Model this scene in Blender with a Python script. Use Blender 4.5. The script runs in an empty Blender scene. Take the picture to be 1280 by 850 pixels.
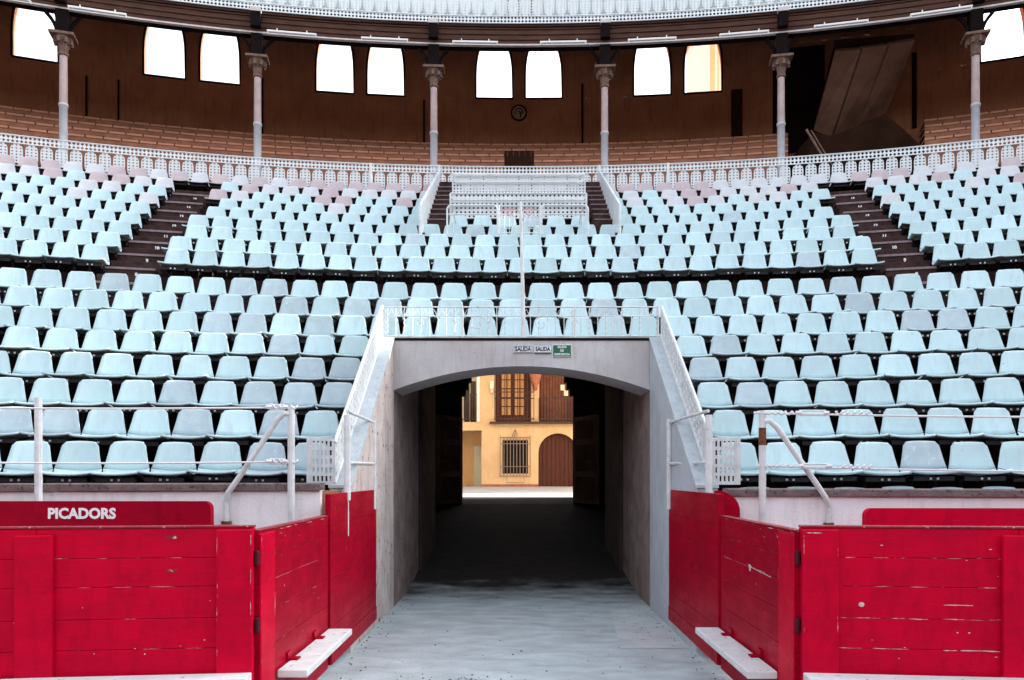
import bpy, math, random
from mathutils import Vector, Matrix, noise
random.seed(7)
C = bpy.context.scene.collection
S = bpy.context.scene
R = math.radians

# ------------------------------------------------------------------ camera
cam_d = bpy.data.cameras.new('camera')
cam = bpy.data.objects.new('camera', cam_d); C.objects.link(cam)
cam.location = (-0.07, 0.0, 1.75); cam.rotation_euler = (R(90), 0, 0)
cam_d.sensor_width = 36; cam_d.lens = 27.0
cam_d.shift_x = -6/1280; cam_d.shift_y = 170/1280
cam_d.clip_start = 0.05; cam_d.clip_end = 3000
S.camera = cam
S.render.resolution_x = 1024; S.render.resolution_y = 680
# ------------------------------------------------------------------ world and sun
SUN_EL, SUN_AZ = 24.0, 66.0          # azimuth from +Y towards +X
w = bpy.data.worlds.new('World'); S.world = w; w.use_nodes = True
nt = w.node_tree; bg = nt.nodes['Background']
sky = nt.nodes.new('ShaderNodeTexSky'); sky.sky_type = 'NISHITA'; sky.sun_disc = False
sky.sun_elevation = R(SUN_EL); sky.sun_rotation = R(SUN_AZ)
sky.air_density = 1.0; sky.dust_density = 3.5; sky.ozone_density = 2.0
hsv = nt.nodes.new('ShaderNodeHueSaturation'); hsv.inputs['Saturation'].default_value = 0.30
nt.links.new(sky.outputs[0], hsv.inputs['Color']); nt.links.new(hsv.outputs[0], bg.inputs[0]); bg.inputs[1].default_value = 0.15
sl = bpy.data.lights.new('sun', 'SUN'); sl.energy = 3.0; sl.angle = R(0.6); sl.color = (1.0, 0.93, 0.82)
so = bpy.data.objects.new('sun', sl); C.objects.link(so)
sd = Vector((math.sin(R(SUN_AZ))*math.cos(R(SUN_EL)), math.cos(R(SUN_AZ))*math.cos(R(SUN_EL)), math.sin(R(SUN_EL))))
so.rotation_euler = sd.to_track_quat('Z', 'Y').to_euler(); so.location = sd*200
S.view_settings.view_transform = 'Standard'; S.view_settings.look = 'None'
S.view_settings.exposure = 2.42; S.view_settings.gamma = 1.0; S.view_settings.use_curve_mapping = False
if hasattr(S, 'cycles'):
    S.cycles.max_bounces = 6; S.cycles.diffuse_bounces = 4

# ------------------------------------------------------------------ materials
def mat(name, col, rough=0.6, var=0.15, scale=3.0, col2=None, spots=None, spot_scale=20, spot_amt=0.6,
        metallic=0.0, bump=0.0, bump_scale=40, stretch=(1, 1, 1), rand=0.0, coat=0.0, spec=0.35, streak=None, streak_amt=0.55):
    m = bpy.data.materials.new(name); m.use_nodes = True
    t = m.node_tree; N = t.nodes; L = t.links
    b = N['Principled BSDF']; b.inputs['Roughness'].default_value = rough; b.inputs['Metallic'].default_value = metallic
    b.inputs['Coat Weight'].default_value = coat; b.inputs['Specular IOR Level'].default_value = spec
    tc = N.new('ShaderNodeTexCoord'); mp = N.new('ShaderNodeMapping'); mp.inputs['Scale'].default_value = stretch
    L.new(tc.outputs['Object'], mp.inputs['Vector'])
    vec = mp.outputs[0]
    oi = N.new('ShaderNodeObjectInfo')
    if rand > 0:
        ad = N.new('ShaderNodeVectorMath'); ad.operation = 'MULTIPLY_ADD'
        cb = N.new('ShaderNodeCombineXYZ'); L.new(oi.outputs['Random'], cb.inputs[0]); L.new(oi.outputs['Random'], cb.inputs[1]); L.new(oi.outputs['Random'], cb.inputs[2])
        L.new(cb.outputs[0], ad.inputs[0]); ad.inputs[1].default_value = (97, 53, 71); L.new(vec, ad.inputs[2]); vec = ad.outputs[0]
    n = N.new('ShaderNodeTexNoise'); n.inputs['Scale'].default_value = scale; n.inputs['Detail'].default_value = 8; n.inputs['Roughness'].default_value = 0.62
    L.new(vec, n.inputs['Vector'])
    rp = N.new('ShaderNodeMapRange'); rp.inputs['From Min'].default_value = 0.3; rp.inputs['From Max'].default_value = 0.7
    L.new(n.outputs['Fac'], rp.inputs[0])
    mx = N.new('ShaderNodeMix'); mx.data_type = 'RGBA'
    c2 = col2 if col2 else tuple(c*(1-var*2) for c in col)
    mx.inputs['A'].default_value = (*c2, 1); mx.inputs['B'].default_value = (*col, 1)
    L.new(rp.outputs[0], mx.inputs['Factor']); out = mx.outputs['Result']
    if rand > 0:
        hs = N.new('ShaderNodeHueSaturation'); mr = N.new('ShaderNodeMapRange'); mr.inputs['To Min'].default_value = 1-rand; mr.inputs['To Max'].default_value = 1+rand*0.6
        L.new(oi.outputs['Random'], mr.inputs[0]); L.new(mr.outputs[0], hs.inputs['Value']); L.new(out, hs.inputs['Color']); out = hs.outputs[0]
    if streak:
        # long stains running down the face
        m3 = N.new('ShaderNodeMapping'); m3.inputs['Scale'].default_value = (7, 7, 0.7); L.new(vec, m3.inputs['Vector'])
        n3 = N.new('ShaderNodeTexNoise'); n3.inputs['Scale'].default_value = 1.6; n3.inputs['Detail'].default_value = 9; n3.inputs['Roughness'].default_value = 0.7
        L.new(m3.outputs[0], n3.inputs['Vector'])
        r3 = N.new('ShaderNodeMapRange'); r3.inputs['From Min'].default_value = 0.5; r3.inputs['From Max'].default_value = 0.72; r3.inputs['To Max'].default_value = streak_amt
        L.new(n3.outputs['Fac'], r3.inputs[0])
        x3 = N.new('ShaderNodeMix'); x3.data_type = 'RGBA'; L.new(r3.outputs[0], x3.inputs['Factor']); L.new(out, x3.inputs['A']); x3.inputs['B'].default_value = (*streak, 1); out = x3.outputs['Result']
    if spots:
        n2 = N.new('ShaderNodeTexNoise'); n2.inputs['Scale'].default_value = spot_scale; n2.inputs['Detail'].default_value = 10; n2.inputs['Roughness'].default_value = 0.7
        L.new(vec, n2.inputs['Vector'])
        r2 = N.new('ShaderNodeMapRange'); r2.inputs['From Min'].default_value = spot_amt; r2.inputs['From Max'].default_value = spot_amt+0.035
        L.new(n2.outputs['Fac'], r2.inputs[0])
        m2 = N.new('ShaderNodeMix'); m2.data_type = 'RGBA'; L.new(r2.outputs[0], m2.inputs['Factor']); L.new(out, m2.inputs['A']); m2.inputs['B'].default_value = (*spots, 1)
        out = m2.outputs['Result']
    L.new(out, b.inputs['Base Color'])
    rr = N.new('ShaderNodeMapRange'); rr.inputs['To Min'].default_value = min(1, rough+0.12); rr.inputs['To Max'].default_value = max(0.05, rough-0.1)
    L.new(rp.outputs[0], rr.inputs[0]); L.new(rr.outputs[0], b.inputs['Roughness'])
    if bump > 0:
        nb = N.new('ShaderNodeTexNoise'); nb.inputs['Scale'].default_value = bump_scale; nb.inputs['Detail'].default_value = 6; L.new(vec, nb.inputs['Vector'])
        bp = N.new('ShaderNodeBump'); bp.inputs['Strength'].default_value = bump; bp.inputs['Distance'].default_value = 0.02
        L.new(nb.outputs['Fac'], bp.inputs['Height']); L.new(bp.outputs[0], b.inputs['Normal'])
    return m

M = {}
M['seat'] = mat('pale_blue_plastic', (0.52, 0.685, 0.715), 0.5, 0.05, 5, rand=0.13, streak=(0.42, 0.50, 0.54), streak_amt=0.7, spots=(0.36, 0.44, 0.48), spot_scale=9, spot_amt=0.66)
M['seat_grey'] = mat('weathered_grey_plastic', (0.48, 0.59, 0.62), 0.6, 0.1, 7, col2=(0.39, 0.48, 0.53), rand=0.10, spots=(0.5, 0.6, 0.66), spot_scale=12, spot_amt=0.6)
M['seat_lilac'] = mat('faded_lilac_plastic', (0.60, 0.62, 0.65), 0.6, 0.06, 5, rand=0.10)
M['seat_mauve'] = mat('faded_mauve_plastic', (0.53, 0.45, 0.47), 0.6, 0.08, 5, rand=0.12)
M['bracket'] = mat('black_iron', (0.012, 0.008, 0.012), 0.6, 0.2, 10)
M['bolt'] = mat('bright_bolt', (0.6, 0.62, 0.64), 0.35, 0.1, 10, metallic=0.6)
M['terrace'] = mat('dark_brown_concrete', (0.026, 0.012, 0.011), 0.9, 0.3, 2.2, spec=0.08, col2=(0.009, 0.004, 0.005), spots=(0.10, 0.05, 0.035), spot_scale=6, spot_amt=0.68, bump=0.3, streak=(0.008, 0.004, 0.006))
M['stair'] = mat('brown_stair_concrete', (0.072, 0.040, 0.038), 0.9, 0.3, 5, spec=0.1, col2=(0.025, 0.013, 0.013), bump=0.3)
M['nosing'] = mat('worn_stair_nosing', (0.30, 0.23, 0.24), 0.85, 0.2, 10)
M['white_paint'] = mat('white_paint', (0.78, 0.82, 0.84), 0.5, 0.08, 6, spots=(0.16, 0.11, 0.09), spot_scale=26, spot_amt=0.70)
M['white_iron'] = mat('white_painted_iron', (0.72, 0.75, 0.76), 0.5, 0.14, 8, spots=(0.24, 0.12, 0.07), spot_scale=17, spot_amt=0.645)
M['lattice'] = mat('white_lattice_iron', (0.74, 0.78, 0.80), 0.5, 0.10, 3, spots=(0.3, 0.22, 0.2), spot_scale=12, spot_amt=0.70)
M['sheet'] = mat('pale_cyan_sheet', (0.66, 0.73, 0.74), 0.5, 0.06, 2, streak=(0.4, 0.5, 0.55))
M['wallwhite'] = mat('whitewashed_plaster', (0.87, 0.87, 0.87), 0.85, 0.10, 2.5, col2=(0.80, 0.78, 0.79), spots=(0.30, 0.25, 0.24), spot_scale=9, spot_amt=0.69, bump=0.25, streak=(0.42, 0.38, 0.4), streak_amt=0.35)
M['coping'] = mat('mauve_stone_coping', (0.22, 0.165, 0.165), 0.9, 0.25, 8, spots=(0.06, 0.045, 0.05), spot_scale=22, spot_amt=0.56, bump=0.4)
M['greywall'] = mat('grey_blue_render', (0.49, 0.55, 0.59), 0.85, 0.12, 2.5, col2=(0.39, 0.43, 0.46), spots=(0.13, 0.09, 0.09), spot_scale=7, spot_amt=0.69, bump=0.25, streak=(0.22, 0.19, 0.2), streak_amt=0.5)
M['lintel'] = mat('stained_lintel_render', (0.55, 0.55, 0.56), 0.85, 0.12, 1.6, col2=(0.42, 0.39, 0.40), spots=(0.13, 0.07, 0.05), spot_scale=5, spot_amt=0.66, bump=0.25, streak=(0.28, 0.20, 0.18), streak_amt=0.5)
M['approach'] = mat('peeling_whitewash', (0.66, 0.61, 0.58), 0.9, 0.18, 2.2, col2=(0.46, 0.38, 0.35), spots=(0.16, 0.10, 0.08), spot_scale=9, spot_amt=0.59, bump=0.6, bump_scale=25, streak=(0.2, 0.13, 0.11), streak_amt=0.7)
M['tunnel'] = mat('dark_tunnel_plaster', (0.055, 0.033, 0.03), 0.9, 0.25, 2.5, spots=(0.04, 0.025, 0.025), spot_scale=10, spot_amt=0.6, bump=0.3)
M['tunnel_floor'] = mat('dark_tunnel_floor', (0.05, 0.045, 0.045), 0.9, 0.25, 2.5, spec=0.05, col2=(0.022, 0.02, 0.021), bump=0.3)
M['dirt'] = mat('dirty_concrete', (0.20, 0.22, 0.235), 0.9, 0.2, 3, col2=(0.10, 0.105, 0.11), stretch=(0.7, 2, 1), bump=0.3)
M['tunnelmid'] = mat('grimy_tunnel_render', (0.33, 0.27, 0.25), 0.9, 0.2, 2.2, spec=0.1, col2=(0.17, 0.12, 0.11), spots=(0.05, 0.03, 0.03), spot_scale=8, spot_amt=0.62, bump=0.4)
M['brownshut'] = mat('faded_brown_shutter', (0.17, 0.065, 0.045), 0.8, 0.2, 6)
M['door'] = mat('brown_wood_door', (0.36, 0.24, 0.17), 0.7, 0.25, 3, stretch=(4, 4, 0.6))
def red(name, c, c2, rough=0.42):
    return mat(name, c, rough, 0.2, 1.7, spec=0.06, streak=tuple(c*0.6 for c in c2), streak_amt=0.5, col2=c2, spots=(0.66, 0.45, 0.45), spot_scale=13, spot_amt=0.735, stretch=(0.8, 0.8, 2.6), bump=0.12, bump_scale=25)
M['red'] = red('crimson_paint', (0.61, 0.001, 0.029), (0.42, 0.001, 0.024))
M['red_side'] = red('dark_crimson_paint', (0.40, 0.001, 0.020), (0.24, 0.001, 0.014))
M['red_edge'] = mat('worn_red_edge', (0.30, 0.01, 0.03), 0.6, 0.2, 8, spots=(0.6, 0.42, 0.4), spot_scale=22, spot_amt=0.60)
M['seam'] = mat('dark_red_seam', (0.07, 0.0, 0.01), 0.8, 0.2, 8)
M['chip'] = mat('bare_chip', (0.72, 0.60, 0.58), 0.8, 0.2, 40)
M['step'] = mat('white_step_paint', (0.74, 0.76, 0.76), 0.6, 0.12, 5, spots=(0.24, 0.21, 0.20), spot_scale=16, spot_amt=0.615, stretch=(1, 1, 3))
M['gold'] = mat('orange_brown_edge', (0.48, 0.24, 0.14), 0.8, 0.2, 12)
M['concrete'] = mat('grey_blue_concrete_floor', (0.50, 0.58, 0.60), 0.9, 0.15, 2.6, spec=0.1, col2=(0.33, 0.375, 0.39), spots=(0.17, 0.155, 0.155), spot_scale=13, spot_amt=0.63, stretch=(0.9, 1.9, 1), bump=0.6, bump_scale=45)
# tunnel shade painted into the concrete colour, darkening inward along a ragged edge
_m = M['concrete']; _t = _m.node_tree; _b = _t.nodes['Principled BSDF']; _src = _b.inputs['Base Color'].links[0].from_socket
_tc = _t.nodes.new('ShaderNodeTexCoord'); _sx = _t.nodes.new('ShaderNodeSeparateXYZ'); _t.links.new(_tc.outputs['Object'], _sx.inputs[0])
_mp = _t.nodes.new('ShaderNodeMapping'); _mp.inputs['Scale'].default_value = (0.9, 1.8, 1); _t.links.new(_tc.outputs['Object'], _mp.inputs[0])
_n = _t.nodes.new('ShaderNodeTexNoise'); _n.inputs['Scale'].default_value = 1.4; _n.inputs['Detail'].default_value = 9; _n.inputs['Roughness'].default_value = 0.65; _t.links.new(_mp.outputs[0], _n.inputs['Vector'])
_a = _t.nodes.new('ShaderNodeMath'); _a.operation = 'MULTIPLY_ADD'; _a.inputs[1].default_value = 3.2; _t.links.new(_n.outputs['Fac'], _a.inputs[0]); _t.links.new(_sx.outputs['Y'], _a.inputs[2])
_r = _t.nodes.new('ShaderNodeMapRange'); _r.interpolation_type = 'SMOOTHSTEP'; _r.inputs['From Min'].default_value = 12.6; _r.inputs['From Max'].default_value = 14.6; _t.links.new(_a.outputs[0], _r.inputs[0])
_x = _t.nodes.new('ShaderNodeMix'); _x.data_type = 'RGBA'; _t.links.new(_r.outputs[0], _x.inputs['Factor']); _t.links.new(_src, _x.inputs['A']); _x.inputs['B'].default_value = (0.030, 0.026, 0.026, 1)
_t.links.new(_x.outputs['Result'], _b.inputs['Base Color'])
M['slab'] = mat('pale_concrete_patch', (0.52, 0.59, 0.60), 0.85, 0.15, 2.5, col2=(0.38, 0.41, 0.42), spots=(0.10, 0.09, 0.09), spot_scale=9, spot_amt=0.62, bump=0.3)
M['sand'] = mat('arena_sand', (0.36, 0.30, 0.24), 0.95, 0.15, 0.8, bump=0.3)
M['street'] = mat('pale_street_paving', (0.40, 0.39, 0.39), 0.85, 0.12, 1.5)
M['gallery'] = mat('brown_gallery_plaster', (0.38, 0.155, 0.085), 0.85, 0.15, 0.9, spec=0.1, col2=(0.26, 0.10, 0.055), streak=(0.11, 0.045, 0.03), streak_amt=0.5, bump=0.1)
M['benchwood'] = mat('orange_bench_board', (0.52, 0.23, 0.13), 0.75, 0.2, 2.2, col2=(0.38, 0.16, 0.09), stretch=(1, 1, 3))
M['benchdark'] = mat('bench_riser', (0.30, 0.13, 0.078), 0.85, 0.2, 3)
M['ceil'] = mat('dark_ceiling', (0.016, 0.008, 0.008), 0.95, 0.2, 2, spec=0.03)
M['beam'] = mat('brown_fascia_boards', (0.105, 0.050, 0.036), 0.85, spec=0.1, var=0.25, scale=2.5, col2=(0.06, 0.03, 0.024), spots=(0.32, 0.25, 0.22), spot_scale=7, spot_amt=0.70, stretch=(1, 1, 5))
M['beamdark'] = mat('black_brown_timber', (0.009, 0.005, 0.005), 0.9, spec=0.08, var=0.2, scale=4)
M['pale_edge'] = mat('pale_beam_edge', (0.62, 0.57, 0.55), 0.6, 0.15, 8)
M['col_low'] = mat('pale_column_paint', (0.50, 0.50, 0.54), 0.55, 0.12, 4, spots=(0.2, 0.12, 0.1), spot_scale=14, spot_amt=0.66)
M['col_up'] = mat('pink_column_paint', (0.46, 0.34, 0.33), 0.6, 0.15, 4, spots=(0.2, 0.12, 0.1), spot_scale=14, spot_amt=0.66)
M['capital'] = mat('brown_capital', (0.18, 0.10, 0.075), 0.75, 0.25, 10)
M['fixture'] = mat('white_lamp_housing', (0.75, 0.72, 0.70), 0.5, 0.06, 4)
M['emblem'] = mat('bronze_emblem', (0.33, 0.22, 0.15), 0.6, 0.2, 20)
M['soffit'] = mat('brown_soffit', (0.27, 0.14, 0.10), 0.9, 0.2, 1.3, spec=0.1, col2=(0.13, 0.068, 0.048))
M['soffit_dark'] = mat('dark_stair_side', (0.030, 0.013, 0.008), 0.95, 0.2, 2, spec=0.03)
M['facade'] = mat('cream_orange_render', (0.72, 0.54, 0.33), 0.85, 0.10, 1.0, col2=(0.60, 0.42, 0.24), spots=(0.48, 0.32, 0.18), streak=(0.46, 0.31, 0.18), streak_amt=0.45, spot_scale=4, spot_amt=0.68, bump=0.1)
M['facade_trim'] = mat('pale_trim', (0.8, 0.72, 0.6), 0.8, 0.05, 4)
M['plinth'] = mat('terracotta_plinth', (0.42, 0.16, 0.09), 0.85, 0.2, 8)
M['brownwood'] = mat('red_brown_wood', (0.085, 0.020, 0.015), 0.65, 0.2, 4, stretch=(5, 5, 0.7))
M['iron'] = mat('dark_iron_bars', (0.06, 0.035, 0.03), 0.6, 0.2, 8)
M['iron_white'] = mat('pale_iron_bars', (0.26, 0.20, 0.16), 0.6, 0.1, 8)
M['darkglass'] = mat('dark_glass', (0.02, 0.018, 0.02), 0.15, 0.2, 4)
M['curtain'] = mat('orange_curtain', (0.62, 0.36, 0.18), 0.9, 0.15, 3, stretch=(8, 8, 0.4))
M['greenplate'] = mat('green_sign_paint', (0.015, 0.13, 0.07), 0.5, 0.1, 8)
M['ink'] = mat('black_lettering', (0.03, 0.035, 0.05), 0.6, 0.1, 8)
M['lettering'] = mat('white_lettering', (0.86, 0.84, 0.84), 0.5, 0.04, 8, spots=(0.5, 0.3, 0.3), spot_scale=30, spot_amt=0.68)
M['tower'] = mat('pink_cream_tower_render', (0.80, 0.62, 0.52), 0.85, 0.06, 2)
M['tower_band'] = mat('orange_tower_band', (0.72, 0.36, 0.18), 0.85, 0.06, 2)
M['rope'] = mat('white_cable', (0.78, 0.80, 0.82), 0.6, 0.1, 30)
M['pinkiron'] = mat('pink_faded_iron', (0.62, 0.40, 0.42), 0.6, 0.15, 10)
M['rust'] = mat('rust_patch', (0.22, 0.07, 0.03), 0.8, 0.3, 30)

# ------------------------------------------------------------------ mesh helpers
class MB:
    def __init__(s): s.v = []; s.f = []; s.m = []
    def add(s, vs, fs, mi=0):
        o = len(s.v); s.v += [tuple(p) for p in vs]; s.f += [tuple(i+o for i in f) for f in fs]; s.m += [mi]*len(fs); return s
    def box(s, c, d, rot=None, mi=0):
        c = Vector(c); hx, hy, hz = d[0]/2, d[1]/2, d[2]/2
        vs = [Vector((x*hx, y*hy, z*hz)) for x in (-1, 1) for y in (-1, 1) for z in (-1, 1)]
        if rot is not None:
            rm = Matrix.Rotation(rot, 3, 'Z') if isinstance(rot, (int, float)) else rot
            vs = [rm @ p for p in vs]
        vs = [p+c for p in vs]
        return s.add(vs, [(0, 1, 3, 2), (4, 6, 7, 5), (0, 4, 5, 1), (2, 3, 7, 6), (0, 2, 6, 4), (1, 5, 7, 3)], mi)
    def bounds(s, x0, x1, y0, y1, z0, z1, mi=0):
        return s.box(((x0+x1)/2, (y0+y1)/2, (z0+z1)/2), (x1-x0, y1-y0, z1-z0), None, mi)
    def tube(s, pts, r, n=8, mi=0, caps=True):
        pts = [Vector(p) for p in pts]; rs = r if isinstance(r, (list, tuple)) else [r]*len(pts)
        rings = []; up = Vector((0, 0, 1))
        prev = None
        for i, p in enumerate(pts):
            a = pts[max(0, i-1)]; b = pts[min(len(pts)-1, i+1)]
            d = (b-a).normalized()
            if prev is None:
                u = d.cross(up); 
                if u.length < 1e-3: u = d.cross(Vector((1, 0, 0)))
                u.normalize()
            else:
                u = (prev - d*prev.dot(d)).normalized()
            prev = u; v = d.cross(u)
            rings.append([p+(u*math.cos(2*math.pi*k/n)+v*math.sin(2*math.pi*k/n))*rs[i] for k in range(n)])
        vs = [q for rg in rings for q in rg]; fs = []
        for i in range(len(pts)-1):
            for k in range(n):
                fs.append((i*n+k, i*n+(k+1) % n, (i+1)*n+(k+1) % n, (i+1)*n+k))
        if caps: fs += [tuple(range(n))[::-1], tuple(range((len(pts)-1)*n, len(pts)*n))]
        return s.add(vs, fs, mi)
    def lathe(s, prof, c=(0, 0, 0), n=16, mi=0):
        vs = []; fs = []
        for r_, z in prof:
            for k in range(n):
                a = 2*math.pi*k/n; vs.append((c[0]+r_*math.cos(a), c[1]+r_*math.sin(a), c[2]+z))
        for i in range(len(prof)-1):
            for k in range(n): fs.append((i*n+k, i*n+(k+1) % n, (i+1)*n+(k+1) % n, (i+1)*n+k))
        return s.add(vs, fs, mi)
    def perforated(s, nx, nz, mapf, hole=0.36, mi=0, keep=None):
        # a sheet of nx x nz cells with a diamond hole in each; mapf(i, j) -> point
        for i in range(nx):
            for j in range(nz):
                if keep and not keep(i, j): continue
                q = [mapf(i, j), mapf(i+1, j), mapf(i+1, j+1), mapf(i, j+1)]
                h = hole
                d = [mapf(i+.5, j+.5-h), mapf(i+.5+h, j+.5), mapf(i+.5, j+.5+h), mapf(i+.5-h, j+.5)]
                fs = []
                for k in range(4):
                    a, b = k, (k+1) % 4
                    # edge a-b faces diamond vertex k (bottom, right, top, left)
                    fs.append((a, b, 4+k)); fs.append((b, 4+(k+1) % 4, 4+k))
                s.add(q+d, fs, mi)
        return s
    def build(s, name, m, parent=None, smooth=False, bevel=0, solid=0, weld=False):
        me = bpy.data.meshes.new(name); me.from_pydata(s.v, [], s.f)
        ms = m if isinstance(m, (list, tuple)) else [m]
        for x in ms: me.materials.append(M[x] if isinstance(x, str) else x)
        for i, p in enumerate(me.polygons): p.material_index = s.m[i]; p.use_smooth = smooth
        me.update()
        o = bpy.data.objects.new(name, me); C.objects.link(o)
        if parent: o.parent = parent
        if weld:
            md = o.modifiers.new('weld', 'WELD'); md.merge_threshold = 0.0005
        if solid:
            md = o.modifiers.new('solid', 'SOLIDIFY'); md.thickness = solid; md.offset = 0
        if bevel:
            md = o.modifiers.new('bevel', 'BEVEL'); md.width = bevel; md.segments = 2; md.limit_method = 'ANGLE'
        return o

def empty(name, loc=(0, 0, 0), rz=0):
    o = bpy.data.objects.new(name, None); C.objects.link(o); o.location = loc; o.rotation_euler = (0, 0, rz); o.empty_display_size = 0.1
    return o
def tag(o, label=None, cat=None, group=None, kind=None):
    if label: o['label'] = label
    if cat: o['category'] = cat
    if group: o['group'] = group
    if kind: o['kind'] = kind
    return o
def text(body, size, loc, rot, m, parent, name='lettering', bold=0.0, extrude=0.002, align='CENTER', sx=1.0):
    cu = bpy.data.curves.new(name, 'FONT'); cu.body = body; cu.size = size; cu.align_x = align; cu.align_y = 'CENTER'
    cu.extrude = extrude; cu.offset = bold; cu.resolution_u = 3
    to = bpy.data.objects.new('tmp', cu); C.objects.link(to)
    bpy.context.view_layer.update()
    me = bpy.data.meshes.new_from_object(to.evaluated_get(bpy.context.evaluated_depsgraph_get()))
    bpy.data.objects.remove(to)
    me.materials.clear(); me.materials.append(M[m])
    o = bpy.data.objects.new(name, me); C.objects.link(o); o.location = loc; o.rotation_euler = rot; o.scale = (sx, 1, 1); o.parent = parent
    return o

CY = -20.5
def P(r, a, z): return Vector((r*math.sin(a), CY+r*math.cos(a), z))
def arc(mb, prof, a0, a1, step=R(0.8), close=False, mi=0):
    n = max(1, int(math.ceil(abs(a1-a0)/step)))
    k = len(prof); vs = []; fs = []
    for i in range(n+1):
        a = a0+(a1-a0)*i/n
        vs += [P(r, a, z) for r, z in prof]
    kk = k if close else k-1
    for i in range(n):
        for j in range(kk):
            j2 = (j+1) % k
            fs.append((i*k+j, (i+1)*k+j, (i+1)*k+j2, i*k+j2))
    if close:
        fs.append(tuple(range(k))); fs.append(tuple(range(n*k, n*k+k))[::-1])
    mb.add(vs, fs, mi); return mb

def ang_of_px(px, r_):
    u = (px-646)/960; a_ = u*u+1; b_ = 2*(-0.07*u-CY); c_ = CY*CY+0.0049-r_**2
    Y = (-b_+math.sqrt(b_*b_-4*a_*c_))/(2*a_); return math.atan2(u*Y-0.07, Y-CY)
AMAX = R(34)
Z0 = -0.09
# ------------------------------------------------------------------ setting: ground, apron, street
g = MB(); g.add([(-1500, -1500, Z0-0.004), (1500, -1500, Z0-0.004), (1500, 1500, Z0-0.004), (-1500, 1500, Z0-0.004)], [(0, 1, 2, 3)])
tag(g.build('ground', 'sand'), kind='structure')
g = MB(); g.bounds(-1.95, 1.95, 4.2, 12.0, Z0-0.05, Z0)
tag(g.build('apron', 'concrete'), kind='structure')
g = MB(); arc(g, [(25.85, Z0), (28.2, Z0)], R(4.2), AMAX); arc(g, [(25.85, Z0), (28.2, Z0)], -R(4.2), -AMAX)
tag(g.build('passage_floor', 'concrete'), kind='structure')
# pale repaired patch beside the right tunnel wall
g = MB(); g.add([(1.05, 8.2, Z0+.004), (1.78, 8.2, Z0+.004), (1.78, 10.9, Z0+.004), (1.22, 10.9, Z0+.004)], [(0, 1, 2, 3)])
tag(g.build('floor_patch', 'slab'), kind='structure')
# joints in the floor
g = MB()
for y in (6.75,): g.add([(-1.78, y, Z0+.003), (1.78, y+.03, Z0+.003), (1.78, y+.045, Z0+.003), (-1.78, y+.012, Z0+.003)], [(0, 1, 2, 3)])
tag(g.build('floor_joint', 'tunnel_floor'), kind='structure')
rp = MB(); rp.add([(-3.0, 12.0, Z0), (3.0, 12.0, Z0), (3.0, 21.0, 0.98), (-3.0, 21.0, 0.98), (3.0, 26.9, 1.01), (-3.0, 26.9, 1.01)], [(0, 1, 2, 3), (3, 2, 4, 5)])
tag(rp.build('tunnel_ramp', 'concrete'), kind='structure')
st = MB(); st.add([(-90, 26.9, 1.01), (90, 26.9, 1.01), (90, 36.3, 1.26), (-90, 36.3, 1.26), (90, 60, 1.30), (-90, 60, 1.30)], [(0, 1, 2, 3), (3, 2, 4, 5)])
st.add([(-90, 26.9, 1.01), (90, 26.9, 1.01), (90, 26.9, -.09), (-90, 26.9, -.09)], [(0, 1, 2, 3)])
tag(st.build('street', 'street'), kind='structure')

g = MB(); rd = random.Random(12)
for k in range(330):
    q = rd.random()
    if q < .45: x = rd.choice((-1, 1))*(1.76-abs(rd.gauss(0, .10))); y = rd.uniform(6.2, 12.5)
    elif q < .75: x = rd.gauss(-.55, .28); y = rd.gauss(6.85, .10)
    else: x = rd.uniform(-1.7, 1.7); y = rd.uniform(5.8, 12)
    r_ = rd.uniform(.002, .008); t = rd.uniform(0, 3)
    g.box((x, y, Z0+r_*.4+.004), (r_*2, r_*rd.uniform(1, 2.4), r_), t)
tag(g.build('grit', 'coping'), kind='stuff')
# ------------------------------------------------------------------ the ring building
stand = empty('bullring_stand', (0, 20, 0))
tag(stand, 'curved bullring stand with dark brown seating steps and a brown covered gallery on top', 'grandstand')
def under(o): o.parent = stand; o.matrix_parent_inverse = Matrix.Translation((0, -20, 0)); return o
# tier data: (radius of seat line, pan height)
LOW = [(28.95, 1.30)]+[(29.3+0.6*(k-1), 1.80+0.414*(k-1)) for k in range(1, 9)]         # index 0..8
UPP = [(35.4+0.73*j, 5.67+0.4535*j) for j in range(9)]
# lower terrace: row k tread spans back-of-previous .. back-of-this
lt = MB()
for k, (r_, z_) in enumerate(LOW):
    zf = z_-0.40; rf = r_-0.6+0.14; rb = r_+0.14
    if k == 0: rf = 28.3
    if k == 1: rf = 29.09
    if k == 8: rb = 35.0-0.25
    znext = (LOW[k+1][1]-0.40) if k < 8 else UPP[0][1]-0.38
    prof = [(rf, zf), (rb, zf), (rb, znext)]
    if k <= 5:
        a = math.asin(1.95/r_)
        arc(lt, prof, a, AMAX); arc(lt, prof, -AMAX, -a)
    else: arc(lt, prof, -AMAX, AMAX)
under(lt.build('lower_terrace', 'terrace'))
ut = MB()
GA = 0.203; GW = 0.45     # aisle angle, half width in metres
for j, (r_, z_) in enumerate(UPP):
    zf = z_-0.38; rf = 34.75 if j == 0 else r_-0.73+0.14; rb = r_+0.14
    zn = (UPP[j+1][1]-0.38) if j < 8 else 9.48
    prof = [(rf, zf), (rb, zf), (rb, zn)]
    arc(ut, prof, -AMAX, AMAX)
arc(ut, [(UPP[8][0]+0.14, 9.48), (43.2, 9.48)], -AMAX, AMAX)
under(ut.build('upper_terrace', 'terrace'))
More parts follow.
